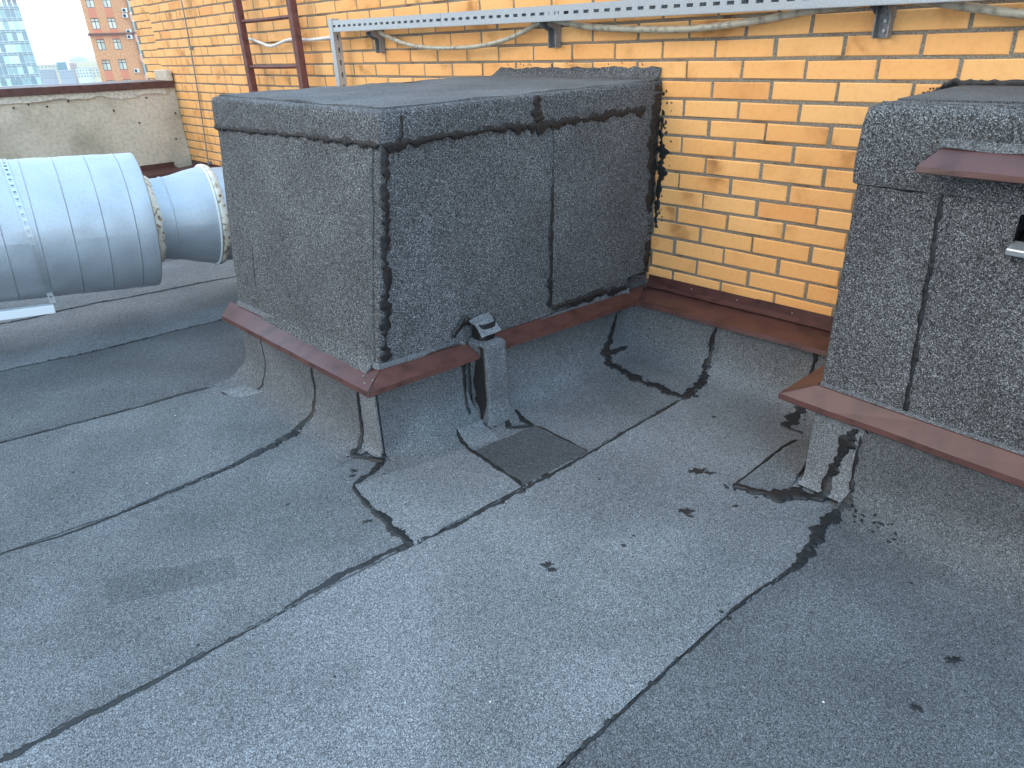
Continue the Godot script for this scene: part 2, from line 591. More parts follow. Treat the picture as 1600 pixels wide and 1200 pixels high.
# ------------------------------------------------------------------ roof
const BEADS := {
	"a": [0.288,0.000,2.946,0.011, 0.300,0.000,2.822,0.012, 0.309,0.000,2.670,0.012, 0.315,0.000,2.500,0.008, 0.322,0.000,2.307,0.007, 0.318,0.000,2.167,0.015, 0.329,0.000,2.045,0.017, 0.345,0.000,1.918,0.016, 0.361,0.000,1.861,0.012],
	"b": [0.361,0.000,1.861,0.010, 0.377,0.000,1.742,0.010, 0.384,0.000,1.583,0.012, 0.391,0.000,1.426,0.020, 0.407,0.000,1.265,0.009, 0.406,0.000,1.090,0.010, 0.412,0.000,0.825,0.006, 0.416,0.000,0.521,0.012],
	"c": [1.178,0.000,2.087,0.007, 1.187,0.000,1.915,0.007, 1.191,0.000,1.697,0.006, 1.197,0.000,1.471,0.005, 1.222,0.000,1.280,0.007, 1.240,0.000,1.165,0.015, 1.231,0.000,1.025,0.031, 1.225,0.000,0.903,0.034, 1.227,0.023,0.808,0.029, 1.227,0.056,0.775,0.016],
	"d": [-0.554,0.000,2.796,0.004, -0.508,0.000,2.627,0.004, -0.505,0.000,2.431,0.006, -0.507,0.000,2.212,0.009, -0.507,0.000,2.069,0.014, -0.521,0.000,1.961,0.022, -0.537,0.000,1.846,0.028, -0.555,0.005,1.752,0.030, -0.562,0.033,1.696,0.028, -0.574,0.072,1.662,0.022, -0.592,0.159,1.640,0.015, -0.589,0.242,1.640,0.012],
	"e": [-1.391,0.000,2.647,0.005, -1.302,0.000,2.183,0.006, -1.238,0.000,1.839,0.006, -1.150,0.020,1.760,0.006],
	"f": [-2.226,0.000,2.499,0.006, -2.156,0.000,2.077,0.007, -2.076,0.000,1.416,0.007],
	"g": [-3.051,0.000,2.352,0.006, -2.972,0.000,1.663,0.006, -2.850,0.000,0.970,0.006],
	"h": [-0.236,0.275,1.640,0.009, -0.246,0.166,1.640,0.010, -0.246,0.059,1.648,0.013, -0.235,0.019,1.675,0.017, -0.222,0.003,1.714,0.014, -0.168,0.001,1.684,0.014, -0.102,0.000,1.658,0.021],
	"i": [-0.102,0.000,1.658,0.019, -0.070,0.000,1.749,0.018, -0.049,0.000,1.822,0.011, 0.078,0.000,1.847,0.013, 0.191,0.000,1.859,0.025, 0.297,0.000,1.871,0.024, 0.359,0.000,1.867,0.016],
	"j": [-0.061,0.024,1.341,0.010, 0.043,0.000,1.376,0.012, 0.171,0.000,1.392,0.014, 0.318,0.000,1.403,0.011, 0.382,0.000,1.418,0.011],
	"k": [0.053,0.000,1.182,0.006, 0.123,0.000,1.090,0.006, 0.260,0.000,1.088,0.007, 0.400,0.000,1.090,0.007],
	"l": [-0.130,0.261,1.232,0.015, -0.130,0.161,1.227,0.015, -0.084,0.042,1.253,0.010],
	"m": [-0.030,0.009,1.048,0.008, 0.057,0.000,1.079,0.023, 0.123,0.000,1.090,0.013],
	"n": [-0.015,0.007,1.113,0.013, 0.060,0.000,1.160,0.018, 0.097,0.000,1.135,0.013, 0.115,0.000,1.090,0.010],
	"o": [-0.130,0.192,0.261,0.015, -0.122,0.101,0.306,0.022, -0.071,0.031,0.405,0.037, 0.005,0.001,0.445,0.042, 0.178,0.000,0.470,0.037, 0.325,0.000,0.483,0.036, 0.412,0.000,0.493,0.024],
	"p": [0.419,0.000,0.503,0.022, 0.402,0.000,0.380,0.033, 0.397,0.002,0.297,0.040, 0.357,0.045,0.213,0.026, 0.350,0.110,0.176,0.026, 0.361,0.219,0.170,0.014],
	"q": [-0.067,0.028,0.395,0.024, -0.067,0.028,0.322,0.019, -0.059,0.028,0.253,0.012],
	"r": [0.816,0.233,0.170,0.015, 0.810,0.169,0.170,0.013, 0.809,0.118,0.173,0.013],
	"s": [0.827,0.017,0.251,0.031, 0.836,0.000,0.347,0.046, 0.836,0.000,0.409,0.040, 0.840,0.000,0.433,0.012, 0.920,0.000,0.440,0.007],
	"t": [0.924,0.001,0.500,0.007, 0.911,0.000,0.574,0.009, 0.909,0.000,0.666,0.007, 0.905,0.000,0.902,0.004],
	"u": [0.903,0.000,0.920,0.022, 0.980,0.000,0.909,0.026, 1.044,0.000,0.879,0.038, 1.068,0.000,0.826,0.054, 1.103,0.000,0.843,0.034, 1.144,0.004,0.816,0.029, 1.155,0.022,0.778,0.025, 1.153,0.082,0.748,0.025, 1.177,0.191,0.751,0.028, 1.207,0.274,0.753,0.032],
	"w": [-1.045,0.27,1.640,0.005, -1.04,0.15,1.642,0.005, -1.02,0.06,1.672,0.008, -1.00,0.03,1.700,0.010, -1.06,0.003,1.790,0.012, -1.15,0.0,1.830,0.010],
	"v": [1.220,0.254,0.754,0.006, 1.222,0.116,0.755,0.008, 1.231,0.057,0.775,0.012],
}

func build_roof() -> void:
	var roof := part("roof_floor", box_mesh(Vector3(15.0, 40.0, 10.2)), M.felt_dark, self, Transform3D(Basis(), Vector3(1.2, -20.02, 4.1)))
	roof.set_meta("kind", "structure")
	roof.set_meta("label", "flat roof of overlapping grey granulated felt sheets with black bitumen seams")
	var at := -roof.position     # children are given in world coordinates
	var put := Transform3D(Basis(), at)
	# laid sheets between the lap lines
	var mats := [M.felt, M.felt_pale, M.felt_pale, M.felt_pale, M.felt_light, M.felt_dark, M.felt, M.felt, M.felt_pale, M.felt_dark, M.felt, M.felt, M.felt]
	for i in seams.size() - 1:
		var rows := []
		var nu := 26
		var nv := 150
		for a in nu + 1:
			var row := PackedVector3Array()
			for b in nv + 1:
				var z := 0.06 + 6.6 * pow(float(b) / nv, 1.25)
				var u := float(a) / nu
				var x := lerpf(seam_x(i, z), seam_x(i + 1, z), u)
				if a == 0 or a == nu:
					x += 0.004 * nf.get_noise_2d(z * 60.0, i * 13.0) + 0.003 * nf.get_noise_2d(z * 12.0, i * 31.0)
				row.append(Vector3(x, 0.0015 + 0.0045 * smoothstep(0.2, 1.0, u) + wave(x, z), z))
			rows.append(row)
		rows.reverse()
		part("felt_sheet", grid_mesh(rows, 0.006), mats[i % mats.size()], roof, put)
	# sheets turned up against the shaft plinths and the wall ledge
	var up := func(a0: float, a1: float, along_x: bool, plane: float, out_len: float, m: Material, th: float, top := 0.31) -> void:
		var s := 1.0
		var fn := func(u: float, v: float) -> Vector3:
			var a := lerpf(a0, a1, u)
			var l := v * (out_len + top)
			var d := maxf(out_len - l, 0.0)
			var y := maxf(l - out_len, 0.0)
			if along_x:
				return Vector3(a, y, plane + d + 0.09 * maxf(a - 1.06, 0.0))
			return Vector3(plane + d, y, a)
		part("felt_upstand", laid(fn, maxi(4, int(absf(a1 - a0) / 0.025)), 30, th, true), m, roof, put)
	up.call(-1.245, -1.10, true, 1.64, 0.26, M.felt, 0.003)
	up.call(-1.11, -0.585, true, 1.64, 0.28, M.felt, 0.002)
	up.call(-0.60, -0.205, true, 1.64, 0.28, M.felt, 0.0025)
	up.call(1.63, 1.215, false, -0.13, 0.26, M.felt, 0.0022)
	up.call(1.10, 0.34, false, -0.13, 0.28, M.felt, 0.0018)
	up.call(0.42, 0.17, false, -0.13, 0.26, M.felt, 0.0028)
	up.call(-0.13, 0.385, true, 0.17, 0.31, M.felt, 0.0028, 0.25)
	up.call(0.36, 1.05, true, 0.17, 0.28, M.felt_pale, 0.002, 0.25)
	up.call(1.215, 3.0, true, 0.74, 0.28, M.felt_dark, 0.003)
	# narrow strips wrapped round plinth corners
	part("corner_strip", laid(func(u: float, v: float) -> Vector3:
		return Vector3(lerpf(-0.232, -0.131, u), v * 0.3, 1.66), 8, 24, 0.005), M.felt_light, roof, put)
	part("corner_strip", laid(func(u: float, v: float) -> Vector3:
		return Vector3(lerpf(1.062, 1.222, u), v * 0.3, 0.775 + 0.0146 * u), 14, 30, 0.005), M.felt_light, roof, put)
	# patches
	part("felt_patch", quad_patch([Vector3(-0.055, 0, 1.822), Vector3(0.36, 0, 1.868), Vector3(0.384, 0, 1.42), Vector3(0.05, 0, 1.378)], 0.003, 20), M.felt_pale, roof, put)
	part("felt_patch", quad_patch([Vector3(0.088, 0, 1.372), Vector3(0.39, 0, 1.424), Vector3(0.405, 0, 1.092), Vector3(0.125, 0, 1.092)], 0.0025, 20), M.felt_new, roof, put)
	part("felt_patch", quad_patch([Vector3(-0.055, 0.02, 1.341), Vector3(0.068, 0, 1.375), Vector3(0.092, 0, 1.258), Vector3(-0.05, 0.02, 1.215)], 0.0055, 10), M.felt_light, roof, put)
	part("felt_patch", quad_patch([Vector3(-1.16, 0, 1.825), Vector3(-1.06, 0, 1.815), Vector3(-0.955, 0.03, 1.71), Vector3(-1.12, 0.01, 1.735)], 0.006, 10), M.felt_light, roof, put)
	part("felt_patch", quad_patch([Vector3(0.905, 0, 0.912), Vector3(1.05, 0, 0.87), Vector3(1.05, 0, 0.5), Vector3(0.93, 0, 0.49)], 0.0028, 14), M.felt, roof, put)
	part("felt_patch", quad_patch([Vector3(-0.185, 0, 2.594), Vector3(-0.054, 0, 2.623), Vector3(0.106, 0, 2.316), Vector3(0.004, 0, 2.284)], 0.0008, 14), M.felt_dark, roof, put)
	for k in BEADS:
		var lf := 0.0015
		if k == "u":
			lf = 0.008
		elif k in ["h", "v"]:
			lf = 0.0075
		elif k in ["w", "c", "d", "i", "j", "k", "o", "p", "s", "t", "l", "q", "r"]:
			lf = 0.003
		part("bitumen_seam", bead_mesh(BEADS[k], 0.0016, 0.6, lf), M.bitumen, roof, put)
	# spots and smears
	for s in [[0.763, 0.916, 0.035, 0.012, 0.6], [0.80, 0.90, 0.02, 0.009, 0.3], [0.864, 1.145, 0.028, 0.006, 0.5], [0.89, 1.16, 0.012, 0.006, 0.1], [0.72, 1.642, 0.02, 0.005, 0.9], [0.745, 1.65, 0.016, 0.005, 0.4], [1.653, 1.422, 0.014, 0.012, 0.0], [1.67, 1.217, 0.02, 0.006, 0.7], [0.832, 1.425, 0.009, 0.006, 0.4], [0.073, 1.724, 0.012, 0.009, 0.2], [0.156, 1.898, 0.016, 0.010, 0.9], [-0.132, 1.77, 0.014, 0.006, 0.3], [-0.11, 1.79, 0.012, 0.006, 1.1], [-0.123, 2.036, 0.007, 0.006, 0.0], [0.277, 2.501, 0.005, 0.005, 0.0], [0.826, 1.369, 0.005, 0.004, 0.0], [-0.04, 1.70, 0.005, 0.004, 0.0], [0.00, 1.72, 0.004, 0.004, 0.0], [0.02, 1.66, 0.004, 0.003, 0.0], [1.35, 0.92, 0.004, 0.004, 0.0], [1.50, 1.0, 0.005, 0.004, 0.0], [0.55, 1.2, 0.004, 0.004, 0.0], [0.62, 2.3, 0.004, 0.003, 0.0], [-0.9, 2.5, 0.004, 0.004, 0.0], [-1.6, 2.2, 0.005, 0.004, 0.0], [0.07, 0.60, 0.004, 0.003, 0.0], [0.6, 0.55, 0.009, 0.004, 0.4], [0.97, 1.02, 0.010, 0.006, 0.8], [0.45, 0.44, 0.014, 0.005, 0.7], [0.23, 0.22, 0.018, 0.005, 0.5]]:
		part("bitumen_spot", blob_mesh(Vector3(s[0], 0.0, s[1]), s[2], maxf(s[3], s[2] * 0.6), s[4], 0.0018, 0.5), M.bitumen, roof, put)
	for e in [["o", 10], ["p", 12], ["u", 18], ["c", 10], ["s", 6], ["i", 6], ["h", 6]]:
		var d: Array = BEADS[e[0]]
		for q in e[1]:
			var i := (rng.randi() % (d.size() / 4)) * 4
			var w: float = d[i + 3] * 0.6 + 0.012
			var an := rng.randf() * TAU
			var sz := rng.randf_range(0.0015, 0.005)
			part("bitumen_spot", blob_mesh(Vector3(d[i] + cos(an) * w, d[i + 1], d[i + 2] + sin(an) * w), sz * rng.randf_range(1.0, 1.8), sz, rng.randf() * 3.0, 0.0045), M.bitumen, roof, put)
	for k in 26:       # drips beside the right plinth
		var x := 1.245 + rng.randf() * 0.19
		var z := 0.80 + (x - 1.245) * 0.2 + rng.randf_range(-0.02, 0.05)
		part("bitumen_spot", blob_mesh(Vector3(x, 0.02, z), rng.randf_range(0.002, 0.007), rng.randf_range(0.002, 0.005), rng.randf() * 3.0, 0.006), M.bitumen, roof, put)
	for s in [[0.955, 2.085], [1.5, 1.55], [-0.62, 2.33], [-1.08, 2.06], [0.18, 2.96], [1.88, 1.52]]:
		var m := SphereMesh.new()
		m.radius = 0.005
		m.height = 0.006
		m.radial_segments = 8
		m.rings = 4
		var st := st_new()
		st.append_from(m, 0, Transform3D(Basis().rotated(Vector3.UP, s[0] * 9.0).scaled(Vector3(0.6, 0.5, 0.45)), Vector3.ZERO))
		var o := part("pebble", st.commit(), M.pebble, self, Transform3D(Basis(), Vector3(s[0], floor_y(s[0], s[1]) + 0.0022, s[1])))
		tag(o, "tiny pale stone chip lying loose on the grey roof felt", "pebble", "stone chips on the roof")

# ------------------------------------------------------------------ shafts
# a rounded horizontal outline through four corners (given anticlockwise seen from above), r = corner radius
func outline(c: Array, r: float, step := 0.03) -> PackedVector3Array:
	var out := PackedVector3Array()
	for k in 4:
		var p: Vector3 = c[k]
		var a: Vector3 = c[(k + 3) % 4]
		var b: Vector3 = c[(k + 1) % 4]
		var p0 := p + (a - p).normalized() * r
		var p1 := p + (b - p).normalized() * r
		for i in 4:
			var t := i / 4.0
			out.append(p0.lerp(p, t).lerp(p.lerp(p1, t), t))
		var q := b + (p - b).normalized() * r
		var n := maxi(2, int(40.0 * r / r * 0.0 + p1.distance_to(q) / step))
		for i in n:
			out.append(p1.lerp(q, float(i) / n))
	out.append(out[0])
	return out

# wall skinned through outlines; every station must give the same number of points
func skin(stations: Array, r: float, amp: float) -> ArrayMesh:
	var cols := []
	var counts := []
	for c in stations:
		var o := PackedVector3Array()
		for k in 4:
			var p: Vector3 = c[k]
			var a: Vector3 = c[(k + 3) % 4]
			var b: Vector3 = c[(k + 1) % 4]
			var p0 := p + (a - p).normalized() * r
			var p1 := p + (b - p).normalized() * r
			for i in 4:
				var t := i / 4.0
				o.append(p0.lerp(p, t).lerp(p.lerp(p1, t), t))
			var q := b + (p - b).normalized() * r
			for i in 36:
				o.append(p1.lerp(q, float(i) / 36.0))
		o.append(o[0])
		cols.append(o)
	var rows := []
	for i in cols[0].size():
		var row := PackedVector3Array()
		for s in cols.size():
			var p: Vector3 = cols[s][i]
			var ctr: Vector3 = (stations[s][0] + stations[s][1] + stations[s][2] + stations[s][3]) * 0.25
			var d := p - ctr
			d.y = 0.0
			row.append(p + d.normalized() * amp * (nz.get_noise_3d(p.x * 5.0, p.y * 5.0, p.z * 5.0) + 0.5 * nz.get_noise_3d(p.x * 16.0, p.y * 16.0, p.z * 16.0)))
		rows.append(row)
	return grid_mesh(rows)

func left_corners(y: float, off: float) -> Array:
	var e := y - 0.34
	var zr := 1.605 - 0.14 * e + off
	var zl := zr + 0.033
	var xr := -0.14 + 0.023 * e + off
	var xl := -1.225 - 0.115 * e - off
	return [Vector3(xl, y, zl), Vector3(xr, y, zr), Vector3(xr, y, 0.004), Vector3(-1.2 - off, y, 0.004)]

func stations(fn: Callable, y0: float, y1: float, n: int, off: float) -> Array:
	var out := []
	for i in n + 1:
		out.append(fn.call(lerpf(y0, y1, float(i) / n), off))
	return out

func flash(parent: Node, a_in: Vector3, a_out: Vector3, b_in: Vector3, b_out: Vector3, m: Material, leg := 0.004) -> void:
	var S := []
	for e in [[a_in, a_out], [b_in, b_out]]:
		var i: Vector3 = e[0]
		var o: Vector3 = e[1]
		var d := o - i
		d.y = 0.0
		d = d.normalized()
		S.append([i + Vector3(0, leg, 0), i, o, o + Vector3(0, -0.016, 0) + d * 0.003, o + Vector3(0, -0.019, 0) - d * 0.006])
	# bend the run slightly, as thin metal does
	var st := []
	for k in 13:
		var f := k / 12.0
		var ch := []
		for j in 5:
			var p: Vector3 = (S[0][j] as Vector3).lerp(S[1][j], f)
			if j >= 2:
				p.y += 0.003 * nz.get_noise_3d(p.x * 6.0, 7.0, p.z * 6.0)
			ch.append(p)
		st.append(ch)
	part("flashing", metal_strip(st, 0.0022), m, parent)

func build_left_shaft() -> void:
	var s := thing("vent_shaft", "large felt-clad roof shaft in the middle with a brown flashing round its plinth", "vent shaft")
	part("plinth", box_mesh(Vector3(1.08, 0.36, 1.62)), M.felt_dark, s, Transform3D(Basis(), Vector3(-0.685, 0.16, 0.825)))
	part("felt_cladding", skin(stations(left_corners, 0.31, 1.17, 30, 0.0), 0.014, 0.0035), M.clad, s)
	# cover sheet folded down over the rim
	var cap := []
	for e in [[1.108, 0.003], [1.111, 0.008], [1.14, 0.008], [1.165, 0.008], [1.192, 0.007], [1.203, 0.002], [1.208, -0.007], [1.2095, -0.03], [1.2095, -0.06]]:
		cap.append(left_corners(e[0], e[1]))
	for c in cap:            # the left side of the top stands a little higher
		for k in [0, 3]:
			c[k].y += 0.016 * smoothstep(1.1, 1.2, c[k].y)
	part("cover_rim", skin(cap, 0.014, 0.004), M.clad, s)
	var tc := left_corners(1.2, -0.022)
	for half in [[0.0, 0.485, 0.0045], [0.475, 1.0, 0.0015]]:
		var rows := []
		for i in 31:
			var row := PackedVector3Array()
			for j in 31:
				var u := i / 30.0
				var v := lerpf(half[0], half[1], j / 30.0)
				var p: Vector3 = (tc[0] as Vector3).lerp(tc[1], u).lerp((tc[3] as Vector3).lerp(tc[2], u), v)
				p.y = 1.2105 + 0.015 * (1.0 - u) + half[2] + 0.005 * nz.get_noise_2d(p.x * 4.0, p.z * 4.0)
				row.append(p)
			rows.append(row)
		part("cover_sheet", grid_mesh(rows, 0.008), M.felt, s)
	# strip turned up against the bricks
	var rows2 := []
	for i in 61:
		var u := i / 60.0
		var x := lerpf(-1.21, -0.125, u)
		var top := 1.262 + 0.005 * nf.get_noise_1d(x * 90.0) + 0.004 * nz.get_noise_1d(x * 20.0)
		if u < 0.05:
			top -= 0.03 * (1.0 - u / 0.05)
		rows2.append(PackedVector3Array([Vector3(x, 1.212, 0.09), Vector3(x, 1.217, 0.04), Vector3(x, 1.228, 0.017), Vector3(x, lerpf(1.228, top, 0.5), 0.011 + 0.003 * nf.get_noise_1d(x * 40.0)), Vector3(x, top, 0.007)]))
	part("wall_turnup", grid_mesh(rows2, 0.006), M.clad, s)
	# overlapping cladding sheets on the sides
	var side := func(z0: float, z1: float, th: float, m: Material) -> void:
		part("felt_panel", laid(func(u: float, v: float) -> Vector3:
			return Vector3(-0.14 + 0.023 * v * 0.76, 0.345 + 0.765 * v, lerpf(z0 - 0.107 * v * smoothstep(1.2, 1.6, z0), z1, u)), 24, 22, th), m, s)
	side.call(0.705, 0.008, 0.006, M.clad)
	part("felt_panel", laid(func(u: float, v: float) -> Vector3:
		return Vector3(lerpf(-1.02 - 0.09 * v, -0.165, u), 0.35 + 0.76 * v, 1.64 - 0.107 * v), 26, 22, 0.005), M.clad, s)
	# felt fillets pressed down on to the flashings
	part("felt_fillet", laid(func(u: float, v: float) -> Vector3:
		return Vector3(lerpf(-1.22, -0.138, u), 0.353 + 0.022 * v, 1.64 - 0.033 * u), 50, 3, 0.009), M.felt_pale, s)
	part("felt_fillet", laid(func(u: float, v: float) -> Vector3:
		return Vector3(-0.139, lerpf(0.353, 0.330, u) + 0.02 * v, lerpf(1.60, 1.215, u)), 20, 3, 0.009), M.felt_pale, s)
	# brown metal drip flashings with a mitred corner
	flash(s, Vector3(-1.30, 0.350, 1.640), Vector3(-1.272, 0.306, 1.702), Vector3(-0.132, 0.352, 1.606), Vector3(-0.066, 0.326, 1.704), M.brown)
	flash(s, Vector3(-0.131, 0.352, 1.606), Vector3(-0.062, 0.326, 1.704), Vector3(-0.135, 0.330, 1.205), Vector3(-0.058, 0.304, 1.205), M.brown_old)
	flash(s, Vector3(-0.135, 0.324, 1.085), Vector3(-0.058, 0.302, 1.085), Vector3(-0.137, 0.268, 0.03), Vector3(-0.058, 0.250, 0.19), M.brown_old)
	for q in [Vector3(-0.155, 0.344, 1.66), Vector3(-0.105, 0.342, 1.655), Vector3(-0.19, 0.349, 1.635), Vector3(-0.12, 0.335, 1.68)]:
		var rv := SphereMesh.new()
		rv.radius = 0.004
		rv.height = 0.005
		rv.radial_segments = 8
		rv.rings = 4
		part("rivet", rv, M.galv_dull, s, Transform3D(Basis(), q))
	# bitumen along the joints
	for b in [
		[-0.128,1.108,1.482,0.026, -0.130,0.903,1.510,0.022, -0.132,0.647,1.540,0.026, -0.138,0.375,1.576,0.026],
		[-0.124,1.080,0.693,0.009, -0.127,0.9,0.70,0.006, -0.130,0.758,0.708,0.012, -0.135,0.571,0.714,0.020, -0.138,0.340,0.722,0.020],
		[-1.093,1.075,1.541,0.004, -1.057,0.763,1.583,0.005, -1.023,0.392,1.63,0.005],
		[-0.130,0.345,0.715,0.018, -0.130,0.327,0.467,0.028, -0.130,0.306,0.231,0.026, -0.13,0.30,0.05,0.024]]:
		part("bitumen_seam", bead_mesh(b, 0.0018, 0.75, 0.0048), M.bitumen, s)
	for b in [
		[-1.31,1.106,1.545,0.012, -0.95,1.108,1.535,0.014, -0.657,1.110,1.525,0.012, -0.249,1.108,1.510,0.016, -0.13,1.106,1.497,0.020],
		[-0.122,1.104,1.497,0.024, -0.122,1.108,1.225,0.017, -0.122,1.107,0.987,0.016, -0.122,1.100,0.840,0.034, -0.122,1.092,0.771,0.036, -0.122,1.098,0.645,0.024, -0.123,1.098,0.368,0.024, -0.122,1.10,0.12,0.034]]:
		part("bitumen_seam", bead_mesh(b, 0.004, 0.7, 0.0068), M.bitumen_old, s)
	part("bitumen_seam", bead_mesh([-0.122,1.205,0.80,0.03, -0.122,1.16,0.80,0.035, -0.122,1.11,0.80,0.04], 0.003, 0.8, 0.009), M.bitumen_old, s)
	part("bitumen_seam", bead_mesh([-0.13,1.19,1.42,0.008, -0.13,1.15,1.42,0.010, -0.13,1.11,1.43,0.010], 0.002, 0.7, 0.009), M.bitumen, s)
	part("bitumen_seam", bead_mesh([-0.121,1.20,0.040,0.05, -0.126,0.95,0.039,0.055, -0.130,0.75,0.039,0.050, -0.134,0.577,0.034,0.043, -0.138,0.33,0.030,0.034], 0.004, 0.5, 0.006), M.bitumen, s)
	for b in [[-0.112,0.56,0.0,0.010, -0.110,0.66,0.0,0.018, -0.106,0.75,0.0,0.020, -0.104,0.82,0.0,0.028, -0.100,0.88,0.0,0.034, -0.098,0.94,0.0,0.030, -0.108,0.985,0.0,0.016, -0.110,1.06,0.0,0.008]]:
		part("bitumen_seam", bead_mesh(b, 0.0015, 0.95, 0.001), M.bitumen, s)
	# bitumen daubed on the bricks beside it
	for k in 34:
		var y := rng.randf_range(0.55, 1.17)
		var near := rng.randf()
		var x := -0.110 + 0.06 * near * near * (1.2 - absf(y - 0.95) * 1.6)
		var sz := lerpf(0.013, 0.003, sqrt(near))
		part("bitumen_spot", blob_mesh(Vector3(x, y, 0.002), sz, sz * rng.randf_range(0.5, 1.6), rng.randf() * 3.0, 0.0015), M.bitumen, s)
	for k in 12:
		var x := rng.randf_range(-1.2, -0.2)
		part("bitumen_spot", blob_mesh(Vector3(x, 1.268 + rng.randf() * 0.012, 0.002), rng.randf_range(0.003, 0.008), 0.002, rng.randf_range(-0.3, 0.3), 0.0012), M.bitumen, s)
	build_stub(s)

func build_stub(s: Node3D) -> void:
	# felt-wrapped stub running up the plinth over the flashing
	var cs := func(y: float, off: float) -> Array:
		var lean := 0.03 * smoothstep(0.1, 0.0, y)
		return [Vector3(-0.132, y, 1.197 + off + lean), Vector3(-0.020 + off + lean, y, 1.197 + off + lean), Vector3(-0.020 + off + lean, y, 1.088 - off), Vector3(-0.132, y, 1.088 - off)]
	var stn := stations(cs, -0.005, 0.335, 18, 0.0)
	stn.append(cs.call(0.345, -0.006))
	stn.append(cs.call(0.350, -0.03))
	part("stub", skin(stn, 0.012, 0.004), M.felt, s)
	part("stub_coating", skin([[Vector3(-0.131, 0.03, 1.195), Vector3(-0.036, 0.03, 1.226), Vector3(-0.036, 0.03, 1.19), Vector3(-0.131, 0.03, 1.19)], [Vector3(-0.131, 0.10, 1.195), Vector3(-0.036, 0.10, 1.2), Vector3(-0.036, 0.10, 1.19), Vector3(-0.131, 0.10, 1.19)], [Vector3(-0.131, 0.335, 1.195), Vector3(-0.036, 0.335, 1.2), Vector3(-0.036, 0.335, 1.19), Vector3(-0.131, 0.335, 1.19)]], 0.002, 0.002), M.bitumen_old, s)
	# flap of felt curling over its head
	var rows := []
	for i in 11:
		var z := lerpf(1.185, 1.085, i / 10.0)
		var row := PackedVector3Array()
		for j in 13:
			var v := j / 12.0
			row.append(Vector3(-0.128 + 0.085 * v, 0.425 - 0.012 * v - 0.04 * v * v * v + 0.006 * nf.get_noise_2d(z * 90.0, v * 20.0), z + 0.01 * v))
		rows.append(row)
	rows.reverse()
	part("stub_flap", grid_mesh(rows, 0.005), M.felt_light, s)
	var neck := func(y: float, off: float) -> Array:
		return [Vector3(-0.132, y, 1.175), Vector3(-0.062, y, 1.175), Vector3(-0.062, y, 1.095), Vector3(-0.132, y, 1.095)]
	part("stub_neck", skin(stations(neck, 0.33, 0.415, 5, 0.0), 0.02, 0.006), M.bitumen, s)
	part("bitumen_seam", bead_mesh([-0.14,0.37,1.27,0.01, -0.14,0.41,1.23,0.02, -0.14,0.435,1.20,0.022, -0.14,0.40,1.18,0.03], 0.008, 0.5, 0.004), M.bitumen, s)
	part("bitumen_spot", blob_mesh(Vector3(-0.01, 0.0, 1.215), 0.03, 0.022, 0.5, 0.006), M.bitumen, s)

func right_corners(y: float, off: float) -> Array:
	var yb := y - 0.055 * smoothstep(1.05, 1.2, y)     # the top falls towards the wall
	return [Vector3(1.05 - off, y, 0.71 + off), Vector3(3.0, y, 0.885 + off), Vector3(3.0, yb, 0.004), Vector3(1.05 - off, yb, 0.004)]

